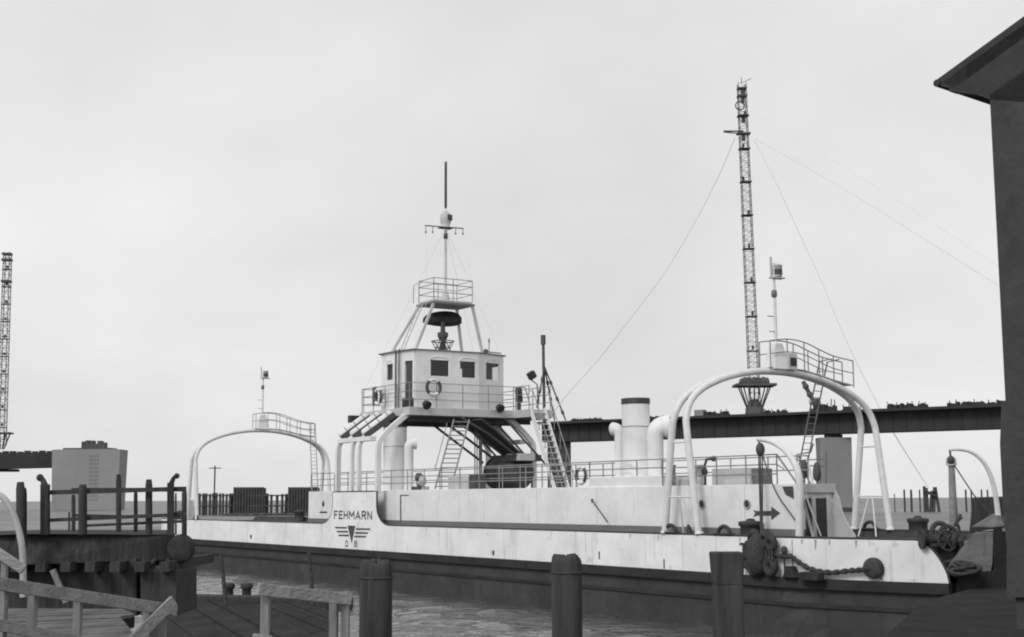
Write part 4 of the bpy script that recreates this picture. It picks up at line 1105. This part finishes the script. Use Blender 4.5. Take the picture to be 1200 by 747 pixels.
# palisade and fender walls seen through the stern arch
YF=420
random.seed(11)
xs_=[234,238.5,242,246,250.5,254,258,262,266,270,296,303,310,318,325,331]
lab_i=['thin upright post in the far palisade seen through the stern arch']
for i,x in enumerate(xs_):
    right=x>290
    o=pile_at(x+random.uniform(-.4,.4),(579 if x<273 else 580)-random.uniform(0,1.2),YF,.36+.1*random.random(),label=('upright post of the far palisade left of the dark fender walls' if not right else 'upright post of the far palisade between the two dark fender walls'),grp='far palisade posts left of the fender walls' if not right else 'far palisade posts between the fender walls',zb=-.6)
pr_=thing('palisade_rails','dark horizontal beams tying the far palisade posts together','beam',tuple(atY(252,590,YF)))
for x0,x1 in ((233,273),(292,335)):
    for y in (581,593): m=MB(); a=atY(x0,y,YF-.5); b=atY(x1,y,YF-.5); m.beam(a,b,.35,.4); m.build('beam',M['far'],pr_)
def fwall(x0,x1,y0,y1,label,extra):
    o=thing('fender_wall',label,'fender wall',tuple(atY((x0+x1)/2,598,YF)),0,'far fender walls')
    a=atY(x0,y0,YF); b=atY(x1,y1,YF); m=MB(); m.hexa(Vector((a.x,YF,-.5)),Vector((b.x,YF,-.5)),Vector((b.x,YF+5,-.5)),Vector((a.x,YF+5,-.5)),Vector((a.x,YF,a.z)),Vector((b.x,YF,a.z)),Vector((b.x,YF+5,a.z)),Vector((a.x,YF+5,a.z))); m.build('planking',M['far'],o)
    m=MB(); n=int((x1-x0)/3.2)
    for i in range(n+1):
        p_=atY(x0+(x1-x0)*i/n,y0-1,YF-.4); m.tube([Vector((p_.x,YF-.4,-.5)),p_],.4,6)
    split_build(m,'guide_post',M['far'],o)
    for (e0,e1,ey) in extra:
        m=MB(); a=atY(e0,ey,YF+1); b=atY(e1,ey,YF+1); m.hexa(Vector((a.x,YF+1,-.5)),Vector((b.x,YF+1,-.5)),Vector((b.x,YF+4,-.5)),Vector((a.x,YF+4,-.5)),Vector((a.x,YF+1,a.z)),Vector((b.x,YF+1,a.z)),Vector((b.x,YF+4,a.z)),Vector((a.x,YF+4,a.z))); m.build('shoulder',M['far'],o)
fwall(275,308,572,597,'tall dark fender wall seen through the middle of the stern arch',[(269,275,578.5),(308,313,578.5)])
fwall(339,372,572,597,'dark fender wall seen through the right part of the stern arch',[(334,339,579)])
tp_=thing('telegraph_pole','tall thin pole with crossarm rising above the far palisade','pole',tuple(atY(252,590,YF+30)))
a=atY(252,546,YF+30); m=MB(); m.tube([Vector((a.x,a.y,-1)),a],.28,6); m.build('pole',M['far'],tp_); m=MB(); m.beam(a-Z*.8+Vector((-1.9,0,0)),a-Z*.8+Vector((1.9,0,0)),.3,.3); m.build('crossarm',M['far'],tp_)
# low breakwater behind the palisade
m=MB(); a=atY(236,599,YF-20); b=atY(360,603,YF-60)
for i in range(40):
    x=268+i*2.6; p_=atZ(x,603.5+random.uniform(-.8,.6),0.2); m.ball(p_,random.uniform(1,2.4),1.5,.55,5,.15)
kind(m.build('breakwater_stones',M['far']),'stuff')
# ================================================================ FOREGROUND PILES
def fpile(x0,x1,yt,Y,label,square=False):
    a=atY(x0,yt,Y); b=atY(x1,yt,Y); r=(b.x-a.x)/2; c=(a+b)/2
    o=thing('mooring_pile',label,'mooring pile',(c.x,Y,0),0,'thick mooring piles in front of the ferry')
    m=MB(); zt=a.z
    if not square:
        prf=[(r*1.02,-1.5)]+[(r*(1+.02*math.sin(k*1.7)),zt*k/9-.12) for k in range(1,9)]+[(r,zt-.12),(r*.97,zt-.04),(r*.86,zt)]
        n_=40; vs=[]; ph_=[random.uniform(0,6.28) for _ in range(6)]
        prf=[(r,-1.5)]+[(r,zt*k/24) for k in range(1,24)]+[(r,zt-.08),(r*.97,zt-.03),(r*.88,zt),(.01,zt-.01)]
        for i_,(rr,zz) in enumerate(prf):
            for j_ in range(n_):
                a_=2*PI*j_/n_; w_=1+.018*math.sin(5*a_+ph_[0]+zz*.5)+.014*math.sin(9*a_+ph_[1]-zz*.3)+.012*math.sin(17*a_+ph_[2])+.012*math.sin(2*a_+zz*1.3+ph_[3])+random.uniform(-.005,.005)
                zj=zz+(.02*math.sin(3*a_+ph_[4])+random.uniform(-.012,.012) if i_>=len(prf)-4 else 0)
                vs.append(Vector((c.x+math.cos(a_)*rr*w_,Y+math.sin(a_)*rr*w_,zj)))
        m.add(vs,[(i_*n_+j_,i_*n_+(j_+1)%n_,(i_+1)*n_+(j_+1)%n_,(i_+1)*n_+j_) for i_ in range(len(prf)-1) for j_ in range(n_)],True)
    else:
        w_=r*.87
        m.hexa(*[Vector((c.x+sx*ww,Y+sy*ww,z)) for z,ww in ((-1.5,w_),(zt-.35,w_)) for sx,sy in ((-1,-1),(1,-1),(1,1),(-1,1))])
        m.hexa(*[Vector((c.x+sx*ww,Y+sy*ww,z)) for z,ww in ((zt-.36,w_*1.01),(zt,r)) for sx,sy in ((-1,-1),(1,-1),(1,1),(-1,1))])
    m.build('timber_shaft',M['tar'],o,bevel=.02 if square else 0)
    if not square:
        m=MB(); m.ring((c.x,Y,zt-.17),Z,r*1.03,.01,24,6); split_build(m,'iron_hoop',M['iron'],o)
    return o
fpile(422,460,658,14.7,'round dark mooring pile nearest the wooden rail on the left')
fpile(646,681,652,14.7,'round dark mooring pile in the middle of the row below the ferry casing')
fpile(833,870,647,15.2,'square dark mooring pile with widened top, rightmost of the row',True)
# ================================================================ LINKSPAN PLATFORM LEFT
lp=thing('landing_stage','dark timber landing stage with railing and round fender at the left, before the ferry stern','landing stage',tuple(atY(130,660,33)))
Y0=31.0
m=MB()
A=[atY(-40,628,Y0),atY(28,626,Y0),atY(205,626,Y0+1),atY(210,657,Y0+1),atY(28,662,Y0),atY(-40,664,Y0)]
m.prism(A,(-1.15,4.5,0)); m.build('stage_deck',M['tar'],lp,bevel=.03)
m=MB(); c=atY(216,643,Y0+1); m.lathe(c+Vector((0,-.3,0)),[(.12,-.02),(.28,0),(.32,.06),(.32,.9),(.28,1.0)],22,Vector((-.24,1,0))); m.build('fender_roller',M['rubber'],lp)
m=MB()
for k in range(7): 
    p_=atY(20+k*29,659,Y0+.0); m.box(p_+Vector((0,2.2,-.1)),.22,4.6,.22)
split_build(m,'cross_beam',M['tar'],lp)
m=MB(); A=[atY(-40,660,Y0+.6),atY(60,662,Y0+.6),atY(80,680,Y0+.6),atY(140,690,Y0+.6),atY(165,668,Y0+.6),atY(195,658,Y0+.6),atY(195,668,Y0+.6),atY(165,700,Y0+.6),atY(100,716,Y0+.6),atY(-40,716,Y0+.6)]
m.prism([atY(-40,655,Y0+.6),atY(160,655,Y0+.6),atY(160,722,Y0+.6),atY(-40,722,Y0+.6)],(0,3.2,0)); m.build('stage_pier',M['tar'],lp)
m=MB(); A=[atY(164,668,Y0+.2),atY(207,668,Y0+.2),atY(207,722,Y0+.2),atY(164,722,Y0+.2)]; m.prism(A,(0,2,0)); m.build('dolphin_block',M['tar'],lp,bevel=.04)
m=MB(); 
for x0,y0,x1,y1 in ((168,655,176,669),(182,655,172,669),(196,655,201,668)): m.tube([atY(x0,y0,Y0+.4),atY(x1,y1,Y0+.4)],.05,6)
m.tube([atY(172,668,Y0+.5),atY(208,665,Y0+.5)],.08,6); split_build(m,'iron_tie',M['iron'],lp)
m=MB()
for a,b in (((62,668),(78,706)),): m.beam(atY(a[0],a[1],Y0-.1),atY(b[0],b[1],Y0-.1),.1,.12)
m.build('loose_plank',M['woodv'],lp)
# posts of the landing stage (thing by thing they belong to it: fixed)
def vpost(x,yt,yb,Y,w_,bent=0,m_=None):
    m=MB(); a=atY(x,yb,Y); b=atY(x,yt,Y); 
    if bent:
        b2=atY(x+bent*.0,yt+10,Y); m.beam(a,b2,w_,w_,Vector((1,0,0))); c=atY(x+bent,yt+2,Y); m.tube([b2-Z*.05,b2.lerp(c,.6)+Vector((0,0,.02)),c],[w_*.5,w_*.36,w_*.3],8); m.ball(c+Vector((bent*.004,0,0)),w_*.5,w_*.45,w_*.5,6)
    else:
        m.tube([a,a.lerp(b,.9),b],[w_*.5,w_*.5,w_*.38],8)
    m.build('post',m_ or M['tar'],lp)
vpost(24,565,640,Y0-.5,.2); vpost(28,572,640,Y0-.3,.14)
vpost(53,558,627,Y0,.17,-5)
vpost(97,568,627,Y0,.2); vpost(139,556,627,Y0+2.5,.13); vpost(174.5,562,627,Y0+.3,.16); vpost(200,556,627,Y0,.13,6)
vpost(86,580,627,Y0+3,.1); vpost(159,576,627,Y0+3,.1); vpost(216,572,650,Y0+.8,.12); vpost(81,600,627,Y0+3.4,.05); vpost(206,578,627,Y0+3,.05)
m=MB()
for (x0,y0,x1,y1,Y,w_) in ((55,577.5,218,573,Y0+.1,.10),(55,610,218,603,Y0+.1,.08),(84,574.5,216,574,Y0+3.2,.10),(84,604,160,606,Y0+3.2,.07),(95,616.5,218,611,Y0+3.2,.07)):
    m.beam(atY(x0,y0,Y),atY(x1,y1,Y),w_*.8,w_)
split_build(m,'handrail',M['tar'],lp)
def clip_strip(poly,n_,lo,hi):
    def cl(poly,f_):
        out=[]
        for i in range(len(poly)):
            a=poly[i-1];b=poly[i];fa=f_(a);fb=f_(b)
            if (fa>=0)!=(fb>=0): out.append(a.lerp(b,fa/(fa-fb)))
            if fb>=0: out.append(b)
        return out
    p_=cl(poly,lambda v:v.dot(n_)-lo)
    return cl(p_,lambda v:hi-v.dot(n_)) if p_ else []
# thin poles and floating boom
for k,(x0,y0,x1,y1,lab) in enumerate(((212,657,219,694,'thin pole leaning beside the landing stage roller'),(259,650,268,695,'thin pole leaning from the boom, middle of three'),(362,648,370,692,'thin pole leaning in the water above the wooden rail, rightmost of three'))):
    Yb=57; m=MB(); a=atY(x1,y1+2,Yb); a.z=-.5; b=atY(x0,y0,Yb); m.tube([a,b],[.10,.07],7); o=m.build('leaning_pole',M['iron']); settle(o,(a.x,a.y,0)); tag(o,lab,'pole','thin poles leaning in the water')
bm_=thing('floating_boom','long low dark timber boom floating in front of the ferry stern','boom',tuple(atZ(260,700,0.1)))
m=MB(); a=atZ(206,696.5,.45); b=atZ(392,702,.45); 
m.beam(a-Vector((1,0,.25)),b+Vector((.6,0,-.25)),.9,.55); m.build('boom_timber',M['tar'],bm_,bevel=.05)
tr=thing('reflection_sheet','flat dark sheet standing in for the dark reflection in the water between landing stage and short pale railing','reflection',tuple(atZ(300,740,0.25)))  # strips added as a dark sheet where the water only mirrors something dark
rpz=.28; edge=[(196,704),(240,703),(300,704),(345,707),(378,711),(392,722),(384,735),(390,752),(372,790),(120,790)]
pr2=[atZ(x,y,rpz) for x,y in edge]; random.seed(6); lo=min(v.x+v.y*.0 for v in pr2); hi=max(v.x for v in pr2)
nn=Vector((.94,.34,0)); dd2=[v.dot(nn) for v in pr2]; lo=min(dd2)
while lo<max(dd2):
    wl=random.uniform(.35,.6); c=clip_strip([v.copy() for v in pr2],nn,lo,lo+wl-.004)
    if len(c)>2: m=MB(); m.prism([v-Z*.35 for v in c],(0,0,.35+random.uniform(-.05,.06))); m.build('reflection_strip',M['reflect_dark'],tr)
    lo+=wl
for x in (219,268,289):
    m=MB(); p_=atZ(x,696,.5); m.lathe(p_-Z*.1,[(.2,0),(.2,.3),(.27,.34),(.27,.5),(.2,.56)],12); m.build('bollard',M['tar'],bm_)
# dark stone foot of the quay wall below the landing stage
m=MB(); 
pp=[atZ(-60,700,1.6),atZ(150,700,1.6),atZ(370,740,.6),atZ(330,760,.6),atZ(-60,760,1.6)]
m=MB(); q=[Vector((-30,36,0)),Vector((-9.5,33.5,0)),Vector((-4.4,22.5,0)),Vector((-3.9,19.5,0)),Vector((-30,19.5,0))]
m.prism([p_+Z*-1.5 for p_ in q],(0,0,2.0)); kind(m.build('quay_foot',M['quay'],bevel=.05),'structure')
# near quay decking (planked)
m=MB(); zq=2.55
pq=[atZ(-60,712,zq),atZ(143,716,zq),atZ(206,713,zq)*1.0,atZ(150,727,zq),atZ(170,752,zq),atZ(-60,790,zq)]
pq=[atZ(-60,714,zq),atZ(143,716,zq),atZ(158,722,zq),atZ(141,725,zq),atZ(158,748,zq),atZ(186,790,zq),atZ(-60,790,zq)]
n=34
dirp=Vector((.90,.44,0)).normalized(); nrm=Vector((-dirp.y,dirp.x,0))
m.prism([p_-Z*.2 for p_ in pq],(0,0,.18)); kind(m.build('quay_deck_base',M['quay']),'structure')
m=MB(); ds=[p_.dot(nrm) for p_ in pq]; lo=min(ds); wpl=.24; random.seed(4)
while lo<max(ds):
    c=clip_strip([p_.copy() for p_ in pq],nrm,lo,lo+wpl-.02)
    if len(c)>2: m.prism([v-Z*.018 for v in c],(0,0,.05+random.uniform(-.012,.012)))
    lo+=wpl
kind(m.build('quay_planking',M['plank']),'structure')
# ================================================================ FOREGROUND FENCES
def board(a,b,h,th,mb): mb.beam(a,b,th,h,Z)
fn=thing('wooden_railing','weathered pale wooden railing with a loose diagonal board at its end, bottom left','railing',tuple(atY(100,747,13.2)))
YA,YB=12.2,14.2
def fy(x): return YA+(YB-YA)*x/205
m=MB(); a=atY(-20,681.5,fy(-20)); b=atY(206,716,fy(206)); board(a,b,.115,.045,m); m.build('rail_board',M['wood'],fn,bevel=.006)
m=MB(); a=atY(-20,729,fy(-20)); b=atY(120,757,fy(120)); board(a,b,.10,.04,m); m.build('rail_board',M['wood'],fn,bevel=.006)
for x,w_ in ((4,.10),(39,.09),(92,.09),(172,.05),(191,.08)):
    m=MB(); bo=MB(); bo.lathe(atY(x,681.5+x*.168+1,fy(x)-.03),[(.011,0),(.011,.012)],8,Vector((0,-1,0))); bo.build('bolt_head',M['iron'],fn); t=atY(x,678+x*.165+5,fy(x)+.05); m.beam(Vector((t.x,t.y,t.z)),Vector((t.x,t.y,1.6)),.07,w_,Vector((0,1,0))); m.build('post',M['woodv'],fn,bevel=.006)
m=MB(); a=atY(150,757,fy(170)-.25); b=atY(204,704,fy(204)-.2); board(a,b,.12,.035,m); m.build('loose_board',M['wood'],fn,bevel=.006)
m=MB(); p_=atY(194,715.5,fy(200)-.24); m.lathe(p_,[(.012,0),(.012,.01)],10,Vector((0,-1,0))); split_build(m,'bolt_head',M['dark'],fn)
f2=thing('wooden_railing','short pale wooden railing section with a flat top board beside the leftmost mooring pile','railing',tuple(atY(355,747,13.4)))
m=MB(); a=atY(302,690.5,13.2); b=atY(411,702.5,13.9); board(a,b,.115,.05,m); m.build('rail_board',M['wood'],f2,bevel=.006)
m=MB(); a=atY(296,747,13.2); b=atY(318,750,13.2); board(a,b,.07,.05,m); m.build('rail_board',M['wood'],f2,bevel=.006)
for x,w_,Y in ((311.5,.11,13.3),(391.5,.13,13.9),(405,.10,13.85)):
    m=MB(); t=atY(x,696,Y+.06); m.beam(t,Vector((t.x,t.y,1.6)),.08,w_,Vector((0,1,0))); m.build('post',M['woodv'],f2,bevel=.006)
f3=thing('wooden_railing','pale sloping board on a post at the left edge, behind the long railing','railing',tuple(atY(5,720,14.5)))
m=MB(); a=atY(-25,633,14.6); b=atY(28,668,14.6); board(a,b,.10,.045,m); m.build('rail_board',M['wood'],f3,bevel=.006)
m=MB(); t=atY(6,652,14.7); m.beam(t,Vector((t.x,t.y,1.6)),.06,.08,Vector((0,1,0))); m.build('post',M['woodv'],f3,bevel=.006)
# bent pale pipe far left
m=MB(); pts=[(-12,577),(-2,580),(6,586),(13,597),(19,612),(23.5,628),(26,645),(27,668),(27,700)]
m.tube(densify([atY(x,y,15.2) for x,y in pts],4),.036,10); o=m.build('bent_pipe',M['galv']); settle(o,atY(27,700,15.2)); tag(o,'bent pale pipe curving down at the far left edge in front of dark posts','pipe')
# ================================================================ RIGHT: BUILDING, QUAY, RAMP
BA=math.radians(50); Eb=Vector((math.sin(BA),math.cos(BA),0)); Gb=Vector((math.cos(BA),-math.sin(BA),0))
cor=atY(1160,117,24.0); G0=(cor.x,cor.y); G1=(cor.x+Gb.x,cor.y+Gb.y)
def ow(x,y): return onwall(x,y,G0,G1)
bd=thing('gabled_building','dark gabled building in shade with overhanging eave filling the right edge','building',(cor.x,cor.y,0))
zq2=2.3
m=MB(); c0=Vector((cor.x,cor.y,0)); wdb=9.0
ztw=cor.z+.1
eav=ow(1097,95); 
slope=(ow(1200,18).z-ow(1097,93).z)/((ow(1200,18)-ow(1097,93)).dot(Gb)); 
rid=wdb/2
zr=ztw+.35+slope*rid
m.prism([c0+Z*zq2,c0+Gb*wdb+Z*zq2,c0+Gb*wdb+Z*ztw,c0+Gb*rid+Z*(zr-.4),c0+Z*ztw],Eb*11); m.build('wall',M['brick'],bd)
ev=-(eav-Vector((cor.x,cor.y,eav.z))).dot(Gb)   # overhang
ptop=[ow(1098,93),ow(1096.5,96),ow(1099,100),ow(1112,102.5)]
m=MB(); e0=ow(1097,94); thk=.26
ridge=e0+Gb*(rid+ev)+Z*(slope*(rid+ev)); e1=ridge+Gb*(rid+ev)-Z*(slope*(rid+ev))
off=-Eb*.45
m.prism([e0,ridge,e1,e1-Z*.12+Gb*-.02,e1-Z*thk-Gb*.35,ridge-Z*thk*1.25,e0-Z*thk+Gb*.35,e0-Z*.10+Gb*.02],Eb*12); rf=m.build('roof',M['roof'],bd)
rf.location=(0,0,0)
m=MB(); m.prism([ow(1104,97),ow(1112,101),ow(1112,107.5),ow(1144,111),ow(1160.5,117),ow(1215,121),ow(1215,18)],Eb*.25); m.build('bargeboard',M['roof'],bd)
m=MB(); m.tube([ow(1099,98)-Eb*.05,ow(1099,98)+Eb*12],.07,8); m.build('gutter',M['roof'],bd)
# masonry offset at base (wall gets wider low down on the left)
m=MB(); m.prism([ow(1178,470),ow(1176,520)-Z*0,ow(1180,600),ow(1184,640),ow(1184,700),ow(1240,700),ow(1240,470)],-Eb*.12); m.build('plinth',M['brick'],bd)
m=MB(); m.sbox(-1,0,0,1,0,1) if False else None
# window on gable face (lies outside the picture to the right, but part of the wall)
m=MB(); p_=c0+Gb*3.2+Z*6-Eb*.03; m.box(p_,1.0,.05,1.5,Gb,Eb); m.build('window',M['dark'],bd)
# quay on the right
m=MB(); q=[atZ(1122,694,1.95),atZ(1082,704,1.95),atZ(1030,750,1.95),atZ(1000,800,1.95),Vector((30,12,1.95)),Vector((40,40,1.95)),atZ(1215,668,1.95)]
m.prism([p_-Z*3.5 for p_ in q],(0,0,3.5)); kind(m.build('quay',M['quay'],bevel=.05),'structure')
# linkspan end with concrete cheek, hoist davit, container etc
Yr=40.5
ck=thing('ramp_cheek','pale grey sloping concrete cheek of the shore ramp beside the ferry bow','ramp wall',tuple(atY(1140,675,Yr)))
m=MB(); m.prism([atY(1112,662,Yr),atY(1141,625,Yr),atY(1164,624,Yr),atY(1163,660,Yr),atY(1160,676,Yr),atY(1112,668,Yr)],(.9,2.2,0)); m.build('cheek',M['stain'],ck,bevel=.01)
m=MB(); m.prism([atY(1138,618,Yr+1),atY(1164,602,Yr+1),atY(1170,604,Yr+1),atY(1165,618,Yr+1)],(.5,1.2,0)); m.build('sloping_plate',M['conc'],ck,bevel=.02)
m=MB(); m.prism([atY(1122,672,Yr-.3),atY(1185,668,Yr-.3),atY(1215,700,Yr-.3),atY(1118,720,Yr-.3)],(1.3,3,0)); m.build('abutment',M['quay'],ck)
m=MB(); m.prism([atY(1164,618,Yr),atY(1200,615,Yr),atY(1200,690,Yr),atY(1164,680,Yr)],(.8,2,0)); m.build('abutment_wall',M['quay'],ck)
m=MB(); m.prism([atY(1176,619,Yr-.1),atY(1190,619,Yr-.1),atY(1191,623,Yr-.1),atY(1176,623,Yr-.1)],(0,.3,0)); m.build('light_sill',M['concl'],ck)
m=MB(); m.prism([atY(1180,585,Yr+3),atY(1186,583,Yr+3),atY(1192,612,Yr+3),atY(1174,612,Yr+3)],(0,1,0)); m.build('pale_upstand',M['midg'],ck)
ct=thing('winch_house','dark square machinery housing standing behind the pale davit foot','housing',tuple(atY(1155,618,Yr+3)))
m=MB(); m.prism([atY(1139,583,Yr+3),atY(1176,582,Yr+3),atY(1177,620,Yr+3),atY(1136,622,Yr+3),atY(1138,600,Yr+3)],(1,2.5,0)); m.build('housing',M['tar'],ct,bevel=.04)
m=MB(); m.beam(atY(1137,622,Yr+2.9),atY(1165,617,Yr+2.9),.1,.14); m.build('sill_beam',M['tar'],ct)
dv2=thing('shore_davit','slim white curved davit on the shore ramp in front of the dark housing','davit',tuple(atY(1169,607,Yr+.5)))
Yd=Yr+.5
m=MB(); pts=[(1170,607),(1168,590),(1165,572),(1159,553),(1150,539),(1138,530),(1124,527),(1112,527.5)]
m.tube(densify([atY(x,y,Yd) for x,y in pts],4),[.085-.0016*i for i in range(29)],10); m.build('davit_arm',M['tube'],dv2)
m=MB(); m.tube([atY(1113,528,Yd),atY(1114,535,Yd)],.03,6); m.lathe(atY(1114.5,544,Yd),[(.05,0),(.1,.02),(.11,.15),(.08,.2),(.02,.26)],12); m.build('pulley_block',M['dark2'],dv2)
m=MB(); m.tube([atY(1118,545,Yd),atY(1141,580,Yd),atY(1160,602,Yd)],.02,5); m.build('hoist_wire',M['dark2'],dv2)
m=MB(); m.lathe(atY(1167,618,Yd),[(.3,0),(.3,.1),(.2,.15),(.18,.35)],14); m.build('davit_foot',M['midg'],dv2)
lp2=thing('lamp_post','slim grey post with a pale cap rising from the ferry deck under the shore davit','post',tuple(atY(1116,615,Yr+4)))
m=MB(); m.tube([atY(1118,618,Yr+4),atY(1115,545,Yr+4)],[.14,.10],10); m.build('shaft',M['rail'],lp2); m=MB(); m.lathe(atY(1114.8,546,Yr+4),[(.16,0),(.17,.1),(.15,.25),(.05,.32)],12); m.build('cap',M['greyw'],lp2)
# hoops, windlass wheel and gear on the ferry bow end
hg=thing('ramp_winch','dark tangle of bent pipes and hand wheel at the ferry bow end','winch',tuple(atY(1108,655,Yr+2)))
Yh=Yr+2
for pts,r in (([(1092,640),(1092,622),(1097,614),(1105,614),(1110,620)],.08),([(1100,626),(1106,617),(1114,618),(1120,622)],.07),([(1118,640),(1124,622),(1121,612),(1126,603)],.05),([(1127,606),(1118,616)],.05),([(1094,640),(1110,636),(1128,634)],.09),([(1125,640),(1130,628)],.06),([(1105,660),(1120,655),(1128,640)],.06)):
    m=MB(); m.tube(densify([atY(x,y,Yh) for x,y in pts],3),r,7); m.build('bent_pipe',M['iron'],hg)
m=MB(); c=atY(1110,634,Yh-.1); m.ring(c,(.3,-1,.2),.30,.04,22,6); 
for k in range(3): 
    a=k*PI/3; m.tube([c+Vector((math.cos(a)*.30,0,math.sin(a)*.30)),c-Vector((math.cos(a)*.30,0,math.sin(a)*.30))],.03,5)
m.build('hand_wheel',M['iron'],hg)
m=MB(); m.lathe(atY(1098,632,Yh)-Vector((.5,0,0)),[(.3,0),(.3,.06),(.16,.1),(.16,.9),(.3,.94),(.3,1.0)],14,Vector((1,.1,0))); m.build('drum',M['iron'],hg)
m=MB(); m.prism([atY(1098,640,Yh+.2),atY(1130,634,Yh+.2),atY(1124,672,Yh+.2),atY(1108,672,Yh+.2)],(0,.6,0)); m.build('winch_bed',M['dark'],hg)
cp=thing('rope_coil','heap of coiled dark rope lying at the foot of the pale ramp cheek','rope',tuple(atY(1132,672,Yr-.8)))
random.seed(8)
for k in range(7):
    m=MB(); c=atY(1132+random.uniform(-6,6),672-k*1.6,Yr-.8+random.uniform(-.2,.2)); m.ring(c,(random.uniform(-.3,.3),random.uniform(-.5,.1),1),.34+random.uniform(-.08,.1),.05,20,6); m.build('rope_turn',M['rope'],cp)
# ================================================================ LIGHT, SKY
SAZ=math.radians(215); SEL=math.radians(38)     # azimuth clockwise from +Y: behind the camera, to the left
sd=Vector((math.sin(SAZ)*math.cos(SEL),math.cos(SAZ)*math.cos(SEL),math.sin(SEL)))
sl=bpy.data.lights.new('sun','SUN'); sl.energy=1.1; sl.angle=math.radians(18); sl.color=(1,1,1)
so=bpy.data.objects.new('sun',sl); COL.objects.link(so); so.rotation_euler=sd.to_track_quat('Z','Y').to_euler()
wd=bpy.data.worlds.new('World'); sc.world=wd; wd.use_nodes=True; nt=wd.node_tree
bg=nt.nodes['Background']; sky=nt.nodes.new('ShaderNodeTexSky'); sky.sky_type='NISHITA'; sky.sun_disc=False; sky.sun_elevation=SEL; sky.sun_rotation=SAZ; sky.dust_density=4; sky.air_density=1.0
bw=nt.nodes.new('ShaderNodeRGBToBW'); nt.links.new(sky.outputs[0],bw.inputs[0])
tc=nt.nodes.new('ShaderNodeTexCoord')
# overcast layer: grey cloud radiance with soft bands
sep=nt.nodes.new('ShaderNodeSeparateXYZ'); nt.links.new(tc.outputs['Generated'],sep.inputs[0])
zc=nt.nodes.new('ShaderNodeMath'); zc.operation='ADD'; zc.inputs[1].default_value=0.35; nt.links.new(sep.outputs['Z'],zc.inputs[0])
dx=nt.nodes.new('ShaderNodeMath'); dx.operation='DIVIDE'; nt.links.new(sep.outputs['X'],dx.inputs[0]); nt.links.new(zc.outputs[0],dx.inputs[1])
dy=nt.nodes.new('ShaderNodeMath'); dy.operation='DIVIDE'; nt.links.new(sep.outputs['Y'],dy.inputs[0]); nt.links.new(zc.outputs[0],dy.inputs[1])
cb=nt.nodes.new('ShaderNodeCombineXYZ'); nt.links.new(dx.outputs[0],cb.inputs[0]); nt.links.new(dy.outputs[0],cb.inputs[1])
mp=nt.nodes.new('ShaderNodeMapping'); mp.inputs['Scale'].default_value=(1.5,1.3,1); mp.inputs['Location'].default_value=(2.3,.9,0); nt.links.new(cb.outputs[0],mp.inputs['Vector'])
nz=nt.nodes.new('ShaderNodeTexNoise'); nz.inputs['Scale'].default_value=1.0; nz.inputs['Detail'].default_value=5; nz.inputs['Roughness'].default_value=.5; nt.links.new(mp.outputs[0],nz.inputs['Vector'])
rp=nt.nodes.new('ShaderNodeMapRange'); rp.inputs['From Min'].default_value=.3; rp.inputs['From Max'].default_value=.7; rp.inputs['To Min'].default_value=6.3; rp.inputs['To Max'].default_value=8.1
nt.links.new(nz.outputs['Fac'],rp.inputs['Value'])
mx=nt.nodes.new('ShaderNodeMix'); mx.data_type='FLOAT'; mx.inputs[0].default_value=0.82
nt.links.new(bw.outputs[0],mx.inputs[2]); nt.links.new(rp.outputs[0],mx.inputs[3])
nt.links.new(mx.outputs[0],bg.inputs['Color']); bg.inputs['Strength'].default_value=0.10
sc.view_settings.view_transform='Standard'; sc.view_settings.look='None'; sc.view_settings.gamma=1; sc.view_settings.exposure=0.3; sc.view_settings.use_curve_mapping=False
sc.cycles.filter_width=2.0
sc.cycles.use_denoising=True
